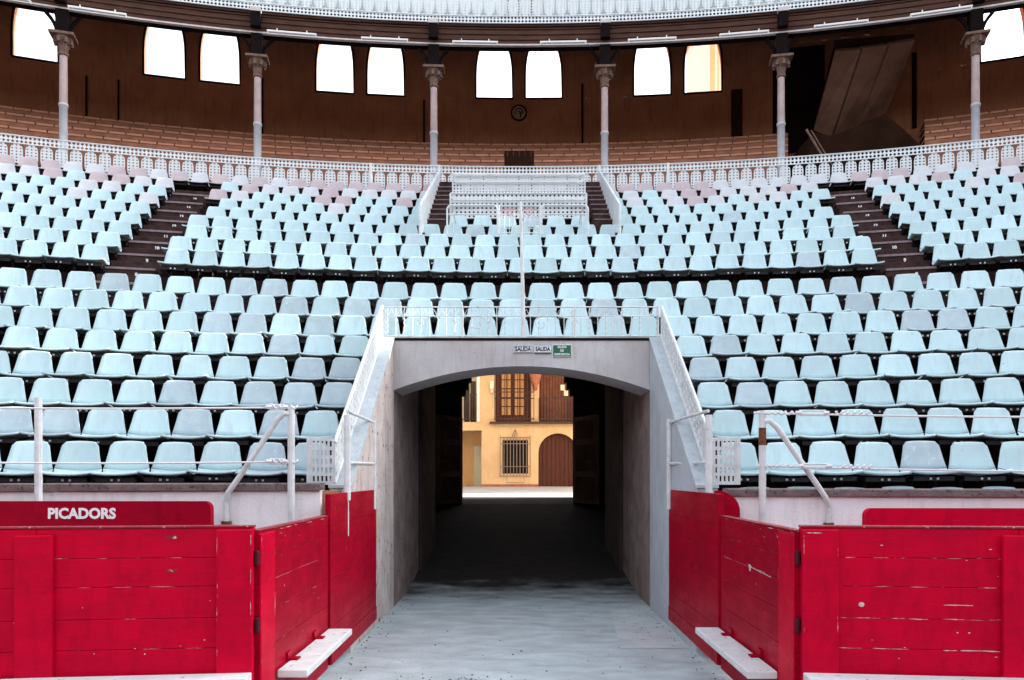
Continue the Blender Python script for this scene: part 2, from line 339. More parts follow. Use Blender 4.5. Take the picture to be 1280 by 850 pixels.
# aisle stairs in the upper terrace
ORD = ['8', '9', '10', '11', '12', '13', '14', '15']
for sgn in (-1, 1):
    so_ = under(empty('aisle_stair', (0, 0, 0)))
    for j in range(9):
        r_, z_ = UPP[j]; zf = z_-0.38; ra = (34.75 if j == 0 else r_-0.73+0.14)
        sb = MB()
        sb.box(P(ra-0.18, sgn*GA, zf-0.34), (0.86, 0.34, 0.25), -sgn*GA)
        sb.box(P(ra+0.015, sgn*GA, zf-0.225), (0.86, 0.05, 0.45), -sgn*GA)
        st1 = sb.build('step', 'stair', so_, bevel=0.008)
        nb = MB(); nb.box(P(ra-0.335, sgn*GA, zf-0.222), (0.85, 0.065, 0.04), -sgn*GA); nb.build('step_nosing', 'nosing', st1)
        if j: text(ORD[j-1], 0.09, P(ra-0.356, sgn*GA+0.1/r_, zf-0.33), (R(90), 0, -sgn*GA), 'lettering', so_, 'row_number', bold=0.005)
    sb = MB(); sb.box(P(34.22, sgn*GA, 4.62), (1.3, 0.3, 0.4), -sgn*GA); so2_ = sb.build('step', 'stair', so_, bevel=0.008)
    nb = MB(); nb.box(P(34.08, sgn*GA, 4.835), (1.28, 0.07, 0.03), -sgn*GA); nb.build('step_nosing', 'nosing', so2_)
# walls under the gallery and between tiers
br = MB()
for sgn in (-1, 1):
    a0 = sgn*1.55/41; a1 = sgn*2.12/41
    arc(br, [(40.9, 8.6), (40.9, 9.55)], min(a0, a1), max(a0, a1), step=R(2))
under(br.build('stair_back_wall', 'stair'))

# gallery: back wall with window openings
RB, RT = 46.5, 0.35
BAY = R(6.55)
wins = []
for k in range(-4, 5):
    if k == 2: continue
    for s_ in (-1, 1):
        c = k*BAY+s_*0.835/RB; wins.append(c)
wins.sort()
HWW = 0.62
def hw(z):
    if z <= 15.3: return HWW
    t = (z-15.3)/1.6
    return HWW*math.sqrt(max(0, 1-t*t))
zs = [14.52, 15.3, 15.6, 15.9, 16.2, 16.45, 16.65, 16.8, 16.9]
bw = MB()
arc(bw, [(RB, 8.5), (RB, 14.52)], -AMAX, AMAX)
arc(bw, [(RB, 16.9), (RB, 18.6)], -AMAX, AMAX)
for z0, z1 in zip(zs[:-1], zs[1:]):
    for i in range(len(wins)+1):
        l0 = -AMAX if i == 0 else wins[i-1]+hw(z0)/RB
        l1 = -AMAX if i == 0 else wins[i-1]+hw(z1)/RB
        r0 = AMAX if i == len(wins) else wins[i]-hw(z0)/RB
        r1 = AMAX if i == len(wins) else wins[i]-hw(z1)/RB
        n = max(1, int(math.ceil((r0-l0)/R(0.8))))
        for q in range(n):
            A = l0+(r0-l0)*q/n; B = l0+(r0-l0)*(q+1)/n; D = l1+(r1-l1)*q/n; E = l1+(r1-l1)*(q+1)/n
            bw.add([P(RB, A, z0), P(RB, B, z0), P(RB, E, z1), P(RB, D, z1)], [(0, 1, 2, 3)])
    for c in wins:      # reveals
        for s_ in (-1, 1):
            bw.add([P(RB, c+s_*hw(z0)/RB, z0), P(RB, c+s_*hw(z1)/RB, z1), P(RB+RT, c+s_*hw(z1)/RB, z1), P(RB+RT, c+s_*hw(z0)/RB, z0)], [(0, 1, 2, 3)])
for c in wins: arc(bw, [(RB, 14.52), (RB+RT, 14.52)], c-HWW/RB, c+HWW/RB)
under(bw.build('gallery_wall', 'gallery'))
# dark window frames round the openings
for c in wins:
    f = MB(); outline = [(-HWW, 14.52)]+[(-hw(z), z) for z in zs[1:]]+[(hw(z), z) for z in reversed(zs[1:])]+[(HWW, 14.52)]
    pts = [P(RB-0.015, c+u/RB, z) for u, z in outline]
    f.tube(pts+[pts[0]], 0.035, 6)
    under(f.build('window_frame', 'ceil'))
# outer skin of the wall (street side), with the tunnel portal
ow = MB()
for a0, a1, z0 in ((-R(180), -0.055, Z0), (-0.055, 0.055, 5.6), (0.055, R(180), Z0)):
    ow_ = [(RB+RT+0.02, z0), (RB+RT+0.02, 14.54)]
    arc(ow, ow_, a0, a1, step=R(2))
arc(ow, [(RB+RT+0.02, 16.92), (RB+RT+0.02, 18.9), (RB-0.3, 18.9)], -AMAX, AMAX, step=R(2))
arc(ow, [(RB+RT+0.02, 14.5), (RB+RT+0.02, 18.9)], AMAX, 2*math.pi-AMAX, step=R(2))
under(ow.build('outer_wall', 'facade'))
# pilaster lines, pipes and the tall niche on the gallery wall
for px, y0, y1, wd in ((530, 125, 186, 0.06), (728, 105, 188, 0.07), (327, 95, 178, 0.10), (108, 95, 152, 0.05), (148, 100, 156, 0.05), (1143, 66, 160, 0.13)):
    u = (px-646)/960
    # intersect with circle RB-0.03
    a_ = u*u+1; b_ = 2*(-0.07*u-CY); c_ = CY*CY+0.0049-(RB-0.04)**2
    Y = (-b_+math.sqrt(b_*b_-4*a_*c_))/(2*a_); X = u*Y-0.07
    t_ = MB(); t_.box((X, Y, 1.75+((595-y0)+(595-y1))/2*Y/960), (wd, 0.05, (y1-y0)*Y/960), -math.atan2(X, Y-CY))
    under(t_.build('wall_pipe', 'ceil'))
def on_wall(px, r_=RB-0.03):
    u = (px-646)/960
    a_ = u*u+1; b_ = 2*(-0.07*u-CY); c_ = CY*CY+0.0049-r_**2
    Y = (-b_+math.sqrt(b_*b_-4*a_*c_))/(2*a_); return u*Y-0.07, Y
def zpx(y, Y): return 1.75+(595-y)*Y/960
X, Y = on_wall(921)
t_ = MB(); t_.box((X, Y, (zpx(112, Y)+zpx(177, Y))/2), (0.36, 0.06, zpx(112, Y)-zpx(177, Y)), -math.atan2(X, Y-CY))
under(t_.build('niche_door', 'soffit_dark'))
X, Y = on_wall(998)
t_ = MB(); t_.box((X, Y, (zpx(60, Y)+zpx(190, Y))/2), (1.6, 0.08, zpx(60, Y)-zpx(190, Y)), -math.atan2(X, Y-CY))
under(t_.build('dark_doorway', 'ceil'))

# ceiling, fascia, upper deck
RF = 42.3
ce = MB(); arc(ce, [(42.05, 14.36), (42.6, 14.36), (46.6, 17.6)], -AMAX, AMAX)
for i in range(-4, 6):       # ceiling joists
    a = (i-0.5)*BAY
    p0 = P(42.2, a, 14.26); p1 = P(46.4, a, 17.35); ce.tube([p0, p1], 0.10, 4)
under(ce.build('gallery_ceiling', 'ceil'))
up = MB(); arc(up, [(42.35, 14.50), (42.9, 14.50), (42.9, 14.95), (43.7, 14.95), (43.7, 15.5), (44.5, 15.5), (44.5, 16.1), (45.3, 16.1), (45.3, 16.9), (46.4, 16.9), (46.4, 18.9)], -AMAX, AMAX)
under(up.build('upper_deck', 'terrace'))
for i in range(4):
    fb = MB(); z0 = 13.93+i*0.128; rr = RF-0.10-0.035*i
    arc(fb, [(rr, z0), (rr, z0+0.118), (rr+0.05, z0+0.118), (rr+0.05, z0)], -AMAX, AMAX, close=True)
    under(fb.build('fascia_board', 'beam'))
fb = MB(); arc(fb, [(RF-0.05, 13.88), (RF-0.05, 14.46), (RF+0.15, 14.46), (RF+0.15, 13.88)], -AMAX, AMAX, close=True)
under(fb.build('front_beam', 'beamdark'))
fb = MB(); arc(fb, [(RF-0.16, 13.885), (RF-0.16, 13.925), (RF-0.06, 13.925), (RF-0.06, 13.885)], -AMAX, AMAX, close=True)
under(fb.build('beam_edge', 'pale_edge'))
# opposite part of the ring, closing the arena (out of the picture)
rg = MB(); arc(rg, [(26.0, 0), (26.0, 1.4), (28, 1.4), (42, 9.5), (42, 14), (42, 15.3), (44.0, 15.3), (46.5, 18.9)], AMAX, 2*math.pi-AMAX, step=R(3))
under(rg.build('far_ring', 'terrace'))
for sgn in (-1, 1):  # unseen walls added across the gallery ends to keep side light out
    ew = MB(); a = sgn*(AMAX-0.002)
    ew.add([P(41.5, a, 9.4), P(RB+.3, a, 9.4), P(RB+.3, a, 18.8), P(41.5, a, 15.2)], [(0, 1, 2, 3)])
    under(ew.build('light_stop_wall', 'gallery'))

# columns
for i in range(-4, 6):
    a = (i-0.5)*BAY
    c = P(RF, a, 0)
    s_ = MB(); s_.lathe([(0.0, 9.48), (0.15, 9.48), (0.15, 9.6), (0.108, 9.64), (0.102, 11.40), (0.118, 11.41), (0.118, 11.47), (0.101, 11.48)], (c.x, c.y, 0), 16)
    co = under(s_.build('column', 'col_low', smooth=True))
    s_ = MB(); s_.lathe([(0.100, 11.481), (0.093, 12.72)], (c.x, c.y, 0), 16); s_.build('shaft', 'col_up', co, smooth=True)
    s_ = MB(); s_.lathe([(0.093, 12.72), (0.13, 12.74), (0.13, 12.79), (0.105, 12.81), (0.13, 12.98), (0.21, 13.15), (0.24, 13.20)], (c.x, c.y, 0), 8)
    s_.box((c.x, c.y, 13.235), (0.58, 0.5, 0.065), -a)
    for q in range(8):       # leaf lobes
        t = q*math.pi/4; s_.box((c.x+0.2*math.cos(t), c.y+0.2*math.sin(t), 13.08), (0.07, 0.07, 0.13), t)
    s_.build('capital', 'capital', co)
    s_ = MB(); s_.box((c.x, c.y, 13.57), (0.30, 0.34, 0.62), -a)
    rx = Vector((math.cos(a), -math.sin(a), 0))
    for sg in (-1, 1):       # curved bracket arms under the beam
        pts = [c+rx*sg*(0.15+0.26*t*t)+Vector((0, 0, 13.30+0.52*t)) for t in (0, .25, .5, .75, 1)]
        s_.tube(pts, 0.05, 6)
    s_.build('bracket', 'beamdark', co)
    s_ = MB(); s_.box(P(RF-0.30, a, 14.15), (0.26, 0.18, 0.38), -a); s_.build('beam_block', 'beamdark', co)
    s_ = MB(); s_.box(P(RF-0.33, a, 14.40), (0.28, 0.16, 0.10), -a); s_.build('block_cap', 'pale_edge', co)

# ------------------------------------------------------------------ lattice railings
def railing(name, rr, z0, z1, label, pickets_z, bands, skip=None, group=None):
    t = empty(name, tuple(P(rr, 0, z0)))
    inv = Matrix.Translation(-P(rr, 0, z0))
    tag(t, label, 'railing', group)
    def pr(o): o.parent = t; o.matrix_parent_inverse = inv; return o
    CA = 0.098/rr
    nC = int(2*R(22)/CA)
    for (b0, n) in bands:
        mb = MB(); mb.perforated(nC, n, lambda i, j: P(rr, -R(22)+i*CA, b0+j*0.098), hole=0.41)
        pr(mb.build('lattice_band', 'lattice'))
        tb = MB()
        for zz in (b0, b0+n*0.098):
            arc(tb, [(rr-.015, zz-.012), (rr-.015, zz+.012), (rr+.015, zz+.012), (rr+.015, zz-.012)], -R(22), R(22), close=True)
        pr(tb.build('rail_bar', 'lattice'))
    # pickets: perforated boards with clipped corners
    ph = pickets_z[1]-pickets_z[0]; nz = max(3, round(ph/0.078)); cw = 0.094; nx = 3
    me = MB()
    def mp(i, j):
        u = (i-nx/2)*cw; v = j*ph/nz
        lim = nx/2*cw
        if v < cw: lim = lim*(0.45+0.55*v/cw)
        if v > ph-cw: lim = lim*(0.45+0.55*(ph-v)/cw)
        return Vector((max(-lim, min(lim, u)), 0, v))
    me.perforated(nx, nz, mp, hole=0.29)
    proto = me.build('picket', 'lattice')
    pitch = 0.335/rr; n = int(R(21.5)/pitch) if name == 'lattice_railing' else 36; first = True
    for k in range(-n, n+1):
        a = (k+.5)*pitch
        o = proto if first else proto.copy()
        if not first: C.objects.link(o)
        first = False
        pr(o); p = P(rr, a, pickets_z[0]); o.location = p; o.rotation_euler = (0, 0, -a)
    return t, pr
RG, pr = railing('lattice_railing', 41.85, 9.55, 10.35, 'long curved white lattice railing at the back of the seats, below the columns', (9.60, 10.14), [(10.15, 2)])
# posts and lower sheet in the middle
pm = MB()
for u in (-4.1, -2.22, 2.22, 4.1): pm.box(P(41.85, u/41.85, 9.93), (0.07, 0.07, 0.86), -u/41.85)
pr(pm.build('railing_post', 'lattice'))
pb = MB(); pb.perforated(62, 1, lambda i, j: P(41.84, (-2.4+i*0.078)/41.84, 9.535+j*0.075), hole=0.35)
pr(pb.build('lower_lattice', 'lattice'))
RU, pr = railing('upper_lattice_railing', 42.0, 14.42, 15.26, 'white and pale blue lattice railing along the top edge of the picture', (14.64, 15.12), [(14.43, 2), (15.12, 1)])
sh = MB()
def corr(a0, a1):
    n = int((a1-a0)*42.1/0.085)
    for i in range(n):
        A = a0+(a1-a0)*i/n; B = a0+(a1-a0)*(i+1)/n
        r0 = 42.12+0.012*(i % 2); r1 = 42.12+0.012*((i+1) % 2)
        sh.add([P(r0, A, 14.66), P(r1, B, 14.66), P(r1, B, 15.20), P(r0, A, 15.20)], [(0, 1, 2, 3)])
corr(-AMAX*.7, -0.55/42); pr(sh.build('backing_sheet', 'sheet'))
sh = MB(); sh.perforated(14, 6, lambda i, j: P(42.05, (-0.63+i*0.093)/42, 14.64+j*0.08), hole=0.30); pr(sh.build('middle_lattice', 'lattice'))
sh = MB(); corr(0.62/42, 0.2435); pr(sh.build('backing_sheet', 'sheet'))

# ------------------------------------------------------------------ benches in the gallery
for i in range(5):
    r0 = 42.75+i*0.72; z0 = 10.72+0.475*i
    names = ['lowest', 'second lowest', 'middle', 'second highest', 'highest']
    for lo_, hi_, lb in ((-R(28), ang_of_px(985, r0), 'left of the staircase'), (ang_of_px(1156, r0), R(28), 'right of the staircase')):
        t = MB(); arc(t, [(r0, z0-0.055), (r0, z0), (r0+0.34, z0), (r0+0.34, z0-0.055)], lo_, hi_, close=True)
        b = t.build('bench', 'benchwood')
        tag(b, f'orange brown curved bench board in the gallery, {names[i]} row, {lb}', 'bench', 'curved benches in the covered gallery')
        rs = MB(); arc(rs, [(r0+0.02, 9.48), (r0+0.02, z0-0.058), (r0+0.74, z0-0.058)], lo_, hi_); rs.build('bench_riser', 'benchdark', b)
        dn = MB(); q = math.ceil(lo_/(0.46/r0))
        while (q+.5)*0.46/r0 < hi_:
            a_ = (q+0.5*(i % 2))*0.46/r0; q += 1
            if lo_ < a_ < hi_: dn.box(P(r0-0.004, a_, z0-0.03), (0.03, 0.012, 0.035), -a_); dn.box(P(r0+0.012, a_, z0+0.006), (0.045, 0.04, 0.012), -a_)
        tag(dn.build('seat_marker', 'ceil', b), kind='stuff')
t = MB(); t.box((0.0, 22.42, 10.86), (0.86, 0.5, 0.58)); hb = t.build('gallery_hatch', 'soffit_dark', bevel=0.01)
t = MB()
for q in range(5): t.box((-0.34+q*0.17, 22.16, 11.05), (0.02, 0.02, 0.16))
t.build('hatch_bar', 'beam', hb)
tag(hb, 'dark brown boxed hatch standing among the gallery benches under the round emblem', 'hatch')
# round emblem
em = MB(); c = Vector((0.0, RB+CY-0.05, 14.02))
def disc(mb, c, r0, r1, y, n=28):
    vs = [c+Vector((r*math.cos(2*math.pi*k/n), y, r*math.sin(2*math.pi*k/n))) for r in (r0, r1) for k in range(n)]
    mb.add(vs, [(k, (k+1) % n, n+(k+1) % n, n+k) for k in range(n)])
pts = [c+Vector((0.25*math.cos(2*math.pi*k/28), 0, 0.25*math.sin(2*math.pi*k/28))) for k in range(29)]
em.tube(pts, 0.03, 6)
eo = em.build('round_emblem', 'beamdark'); tag(eo, 'small round bronze emblem on the brown wall below the middle pair of windows', 'emblem')
e2 = MB(); vs = [c+Vector((0.235*math.cos(2*math.pi*k/28), 0, 0.235*math.sin(2*math.pi*k/28))) for k in range(28)]; e2.add(vs, [tuple(range(28))]); e2.build('emblem_plate', 'emblem', eo)
e3 = MB(); e3.tube([c+Vector((0.13*math.cos(t), -.02, 0.13*math.sin(t)+.02)) for t in [k*math.pi/8-0.6 for k in range(12)]], 0.018, 6)
e3.tube([c+Vector((0.06, -.02, 0.02)), c+Vector((0.06, -.02, -0.16))], 0.02, 6); e3.tube([c+Vector((-0.05, -.02, 0.05)), c+Vector((0.03, -.02, 0.05)), c+Vector((0.03, -.02, -0.05))], 0.016, 6)
e3.build('emblem_relief', 'beamdark', eo)

# ------------------------------------------------------------------ tube lights along the beam
lights = [(10, 'at the left edge of the picture'), (122, 'second from left'), (365, 'third from the left'), (481, 'fourth from the left, left of middle'),
          (594, 'over the left window of the middle pair'), (704, 'over the right window of the middle pair'), (815, 'fifth from the right'),
          (930, 'fourth from the right'), (1051, 'above the brown stair soffit'), (1176, 'nearest the right edge, beside the last column')]
lens = [50, 66, 60, 58, 57, 58, 60, 60, 64, 70]
for (px, lb), ln in zip(lights, lens):
    X, Y = on_wall(px, RF-0.33); a = math.atan2(X, Y-CY)
    L_ = ln*Y/960
    c = Vector((X, Y, 13.84))
    h = MB(); h.box((0, 0, 0.02), (L_, 0.11, 0.05)); h.box((-L_/2+.02, 0, -0.02), (0.03, 0.08, 0.07)); h.box((L_/2-.02, 0, -0.02), (0.03, 0.08, 0.07))
    h.box((-L_*.3, 0, 0.07), (0.03, 0.03, 0.10)); h.box((L_*.3, 0, 0.07), (0.03, 0.03, 0.10))
    root = empty('tube_light', tuple(c), -a); tag(root, 'unlit white tube light under the gallery beam, '+lb, 'light fitting', 'tube lights under the gallery beam')
    h.build('housing', 'fixture', root, bevel=0.006)
    tb = MB(); tb.tube([(-L_/2+.03, 0, -0.035), (L_/2-.03, 0, -0.035)], 0.018, 8); tb.build('tube', 'lettering', root)

# ------------------------------------------------------------------ staircase underside at the right
sc = empty('stair_flight', (10.2, 23.2, 12.6)); tag(sc, 'underside of a brown stair flight with three sloping strips, upper right inside the gallery', 'staircase')
def pxw(px, py, Y): return Vector(((px-646)/960*Y-0.07, Y, 1.75+(595-py)/960*Y))
def under2(o): o.parent = sc; o.matrix_parent_inverse = Matrix.Translation((-10.2, -23.2, -12.6)); return o
YB, YT = 23.8, 21.75
strips = [((1017, 163), (1039, 172), (1076, 62), (1044, 64)), ((1043, 170), (1073, 158), (1110, 56), (1079, 60)), ((1074, 156), (1108, 142), (1144, 50), (1113, 55))]
for k, (a, b, c, d) in enumerate(strips):
    q = [pxw(*a, YB-0.05*k), pxw(*b, YB-0.05*k), pxw(*c, YT), pxw(*d, YT)]
    nrm = (q[1]-q[0]).cross(q[3]-q[0]).normalized()
    if nrm.y < 0: nrm = -nrm
    t = MB(); bk = [p+nrm*0.14 for p in q]
    t.add(q+bk, [(0, 1, 2, 3), (4, 7, 6, 5), (0, 4, 5, 1), (1, 5, 6, 2), (2, 6, 7, 3), (3, 7, 4, 0)])
    under2(t.build('soffit_strip', 'soffit', bevel=0.01))
q = [pxw(1017, 166, YB+.16), pxw(1108, 139, YB+.1), pxw(1144, 42, YT+.26), pxw(1045, 50, YT+.26)]
t = MB(); nrm = Vector((0, 0.9, 0.4)); bk = [p+nrm*0.1 for p in q]
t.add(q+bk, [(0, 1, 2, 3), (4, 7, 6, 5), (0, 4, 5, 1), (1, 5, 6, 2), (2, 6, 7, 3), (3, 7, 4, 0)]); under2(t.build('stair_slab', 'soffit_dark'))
poly = [(1017, 165), (1040, 170), (1108, 143), (1130, 162), (1152, 183), (1168, 215), (1004, 225)]
t = MB(); fr = [pxw(*p, 21.9) for p in poly]; bk = [pxw(*p, 21.9)+Vector((0, 2.4, 0)) for p in poly]
n = len(poly); t.add(fr+bk, [tuple(range(n)), tuple(range(n, 2*n))[::-1]]+[(i, (i+1) % n, n+(i+1) % n, n+i) for i in range(n)])
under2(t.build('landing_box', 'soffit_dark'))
t = MB(); t.tube([pxw(1008, 162, 21.7), pxw(1034, 205, 21.3)], 0.035, 6); t.tube([pxw(1014, 163, 21.7), pxw(1040, 206, 21.3)], 0.02, 6)
under2(t.build('stair_handrail', 'capital'))

# ------------------------------------------------------------------ seats
def seat_shape(lo=False):
    """front lip towards -y, origin at the back edge of the pan; returns (pan MB, back MB)"""
    nu = 4 if lo else 10
    us = [-1+2*i/nu for i in range(nu+1)]
    pan_prof = [(-0.405, -0.032), (-0.418, -0.020), (-0.412, -0.009), (-0.36, -0.008), (-0.22, -0.026), (-0.09, -0.036), (-0.03, -0.024), (0.0, 0.018)]
    back_prof = [(0.0, 0.018), (0.010, 0.08), (0.028, 0.17), (0.045, 0.245), (0.056, 0.285), (0.062, 0.310), (0.068, 0.326), (0.080, 0.333), (0.094, 0.326)]
    if lo: pan_prof = [pan_prof[i] for i in (0, 2, 5, 7)]; back_prof = [back_prof[i] for i in (0, 3, 5, 7)]
    def wid(y, z, back):
        if not back: return 0.243-0.004*max(0, (y+0.4)/0.4)
        t = z/0.33
        w_ = 0.240-0.064*t
        if z > 0.28: w_ -= 0.026*min(1, ((z-0.28)/0.053))**2
        return w_
    out = []
    for back, prof in ((False, pan_prof), (True, back_prof)):
        mb = MB(); vs = []
        for (y, z) in prof:
            W = wid(y, z, back)
            for u in us:
                if not back:
                    zz = z+0.022*abs(u)**2.4; yy = y+(0.012*u*u if y < -0.35 else 0) - 0.03*abs(u)**3*max(0, (y+0.1)/0.1 if y > -0.1 else 0)
                else:
                    yy = y-0.030*abs(u)**3; zz = z - (0.010*u*u if z > 0.30 else 0) + (0.030*abs(u)**2.4)*max(0, 1-(z-0.018)/0.1)
                vs.append((u*W, yy, zz))
        n = nu+1
        fs = [(i*n+j, i*n+j+1, (i+1)*n+j+1, (i+1)*n+j) for i in range(len(prof)-1) for j in range(nu)]
        mb.add(vs, fs); out.append(mb)
    return out
pan_mb, back_mb = seat_shape()
def bracket_mb(lo=False):
    b = MB()
    for sx in (-0.12, 0.12):
        b.bounds(sx-0.018, sx+0.018, -0.30, 0.10, -0.085, -0.045)
        if not lo: b.bounds(sx-0.016, sx+0.016, -0.05, -0.01, -0.30, -0.085)
    b.bounds(-0.2, 0.2, -0.34, -0.30, -0.10, -0.055)
    return b
bm_ = bracket_mb(); bolts = [MB().box((sx, -0.345, -0.078), (0.022, 0.012, 0.022)) for sx in (-0.035, 0.035)]

def make_seat(mname):
    root = empty('stadium_seat')
    p = pan_mb.build('seat_pan', mname, root, smooth=True, solid=0.010)
    b = back_mb.build('backrest', mname, root, smooth=True, solid=0.010)
    k = bm_.build('bracket', 'bracket', root)
    for q in bolts: q.build('bolt', 'bolt', k)
    return root
def copy_tree(o, parent=None):
    c = o.copy(); C.objects.link(c); c.parent = parent
    for ch in list(o.children): copy_tree(ch, c)
    return c
protos = {}
ones = ['zeroth', 'first', 'second', 'third', 'fourth', 'fifth', 'sixth', 'seventh', 'eighth', 'ninth', 'tenth', 'eleventh', 'twelfth', 'thirteenth', 'fourteenth',
        'fifteenth', 'sixteenth', 'seventeenth', 'eighteenth', 'nineteenth']
def ordw(n):
    if n < 20: return ones[n]
    t, o = divmod(n, 10); tens = ['', '', 'twenty', 'thirty', 'forty', 'fifty']
    tenth = ['', '', 'twentieth', 'thirtieth', 'fortieth', 'fiftieth']
    return tenth[t] if o == 0 else tens[t]+'-'+ones[o]
def px_of(p): return 646+960*(p.x+0.07)/p.y
PITCH = 0.495
rest = MB()
pl, bl = seat_shape(True); brl = bracket_mb(True)
MI = {'seat': 0, 'seat_grey': 1, 'seat_lilac': 2, 'seat_mauve': 3}
def far_seat(r_, a, z, mname, zs_=1.0):
    ca, sa = math.cos(-a), math.sin(-a); c = P(r_, a, z)
    k = random.uniform(-.01, .01)
    for src, mi in ((pl, MI[mname]), (bl, MI[mname]), (brl, 4)):
        vs = [(c.x+x*ca-y*sa, c.y+x*sa+y*ca, c.z+zz*zs_+k) for x, y, zz in src.v]
        rest.add(vs, src.f, mi)
# weathered seats read off the photograph: (row index, pixel x)
GREY = {1: [385, 331], 2: [25, 86, 246, 348], 3: [236, 329, 375, 421, 960], 4: [387, 440, 880], 5: [341, 900], 6: [286, 331, 409, 1138, 1180], 7: [496, 740], 8: [133, 287, 352, 1067]}
BASE = {('L', 1): 385, ('R', 1): 984, ('L', 2): 398, ('R', 2): 915, ('L', 3): 420, ('R', 3): 895, ('L', 4): 430, ('R', 4): 884,
        ('L', 5): 441, ('R', 5): 866, ('L', 0): 0, ('R', 0): 1071, 6: 561.6, 7: 601, 8: 603.5}
colname = {'seat': 'pale blue', 'seat_grey': 'weathered grey', 'seat_lilac': 'faded lilac', 'seat_mauve': 'faded mauve'}
count = 0
def place_row(r_, z, angles, mats, labelf, group, individual=True, zs_=1.0):
    global count
    vis = [i for i, a in enumerate(angles) if -8 < px_of(P(r_-0.3, a, 0)) < 1288]
    n = 0
    for i, a in enumerate(angles):
        mname = mats(a)
        if individual and i in vis:
            n += 1; count += 1
            if mname not in protos: protos[mname] = make_seat(mname); o = protos[mname]
            else: o = copy_tree(protos[mname])
            jz = random.uniform(-.006, .006)
            o.scale = (1.0+(zs_-1)*.15, 1, zs_); o.location = P(r_, a, z+jz-0.33*(zs_-1)); o.rotation_euler = (random.gauss(0, .016), random.gauss(0, .012), -a+random.gauss(0, .022))
            tag(o, labelf(n, colname[mname]), 'seat', group)
        else: far_seat(r_, a, z-0.33*(zs_-1), mname, zs_)
def phase_angles(ref, r_, a0, a1):
    p = PITCH/r_; k0 = math.ceil((a0-ref)/p); k1 = math.floor((a1-ref)/p)
    return [ref+k*p for k in range(k0, k1+1)]
EXT = R(27)
low_names = {0: 'in the half hidden front row', 1: 'in the lowest full row', 2: 'in the second row up', 3: 'in the third row up', 4: 'in the fourth row up', 5: 'in the fifth row up'}
for k in range(0, 9):
    r_, z = LOW[k]
    def lowmat(a, k=k, r_=r_):
        x = px_of(P(r_, a, 0)); 
        for g_ in GREY.get(k, []):
            if abs(x-g_) < 0.5*PITCH*960/P(r_, a, 0).y: return 'seat_grey'
        return 'seat_grey' if random.random() < 0.025 else 'seat'
    if k <= 5:
        for side in 'LR':
            if k == 0 and side == 'L': continue
            ref = ang_of_px(BASE[(side, k)], r_-0.2)
            lim = math.asin(2.22/r_)
            ang = phase_angles(ref, r_, -EXT, -lim) if side == 'L' else phase_angles(ref, r_, lim, EXT)
            sd_ = 'left of the gateway' if side == 'L' else 'right of the gateway'
            place_row(r_, z, ang, lowmat, lambda n, c, k=k, sd_=sd_: f'{c} seat, {ordw(n)} from left {low_names[k]}, {sd_}', 'seats of the lower stand', zs_=1.02)
    else:
        ref = ang_of_px(BASE[k], r_-0.2)
        nm = {6: 'in the lower stand\'s third row from top', 7: 'in the lower stand\'s second row from top', 8: 'in the topmost row of the lower stand'}[k]
        place_row(r_, z, phase_angles(ref, r_, -EXT, EXT), lowmat, lambda n, c, nm=nm: f'{c} seat, {ordw(n)} from left {nm}', 'seats of the lower stand', zs_=1.12)
for j in range(9):
    r_, z = UPP[j]
    def upmat(a, j=j):
        q = random.random()
        if j >= 8: return 'seat_mauve' if q < .55 else 'seat_lilac'
        if j >= 7: return 'seat_mauve' if q < .3 else ('seat_lilac' if q < .9 else 'seat')
        if j == 6: return 'seat_mauve' if q < .12 else ('seat_lilac' if q < .5 else 'seat')
        if j == 5: return 'seat_lilac' if q < .12 else 'seat'
        return 'seat_grey' if q < .04 else 'seat'
    gap = (GW+0.20)/r_
    inner = (2.14+0.25)/r_
    blocks = []
    if j == 8: 
        blocks = [('p', -EXT, -inner), ('n', inner, EXT)]
    else:
        blocks = [('p', -EXT, -GA-gap), ('n', GA+gap, EXT)]
        if j <= 3: blocks.append(('m', -GA+gap, GA-gap))
        else: blocks += [('p', -GA+gap, -inner), ('n', inner, GA-gap)]
    angs = []
    off = [0, .18, -.12, .22, .05, -.2, .15, 0, .3][j]*PITCH/r_*0.5
    for kind, a0, a1 in blocks:
        p = PITCH/r_
        if kind == 'm': 
            n = int((a1-a0)/p); cc = (a0+a1)/2; angs += [cc+(q-n/2)*p for q in range(n+1)]
        elif kind == 'p': 
            q = a1-off*0-0.0; L = []
            while q > a0: L.append(q); q -= p
            angs += L
        else:
            q = a0
            while q < a1: angs.append(q); q += p
    if j == 4:
        angs += [(-2+q)*0.56/r_+(0.28/r_ if q >= 2 else -0.28/r_)*0 + 0.28/r_*0 for q in ()]
        angs += [x/r_ for x in (-1.42, -0.86, -0.29, 0.27, 0.84, 1.40)]
    angs.sort()
    nm = {0: 'in the first row above the dark walkway', 1: 'in the second row above the dark walkway', 2: 'in the third row above the dark walkway'}.get(j, '')
    place_row(r_, z, angs, upmat, lambda n, c, nm=nm: f'{c} seat, {ordw(n)} from left {nm}', 'seats of the upper stand', individual=(j <= 2), zs_=1.16)
ro = rest.build('upper_stand_seats', ['seat', 'seat_grey', 'seat_lilac', 'seat_mauve', 'bracket'], smooth=True)
tag(ro, 'mass of pale blue and faded mauve seats filling the higher rows of the upper stand', 'seats', kind='stuff')
print('individual seats', count)

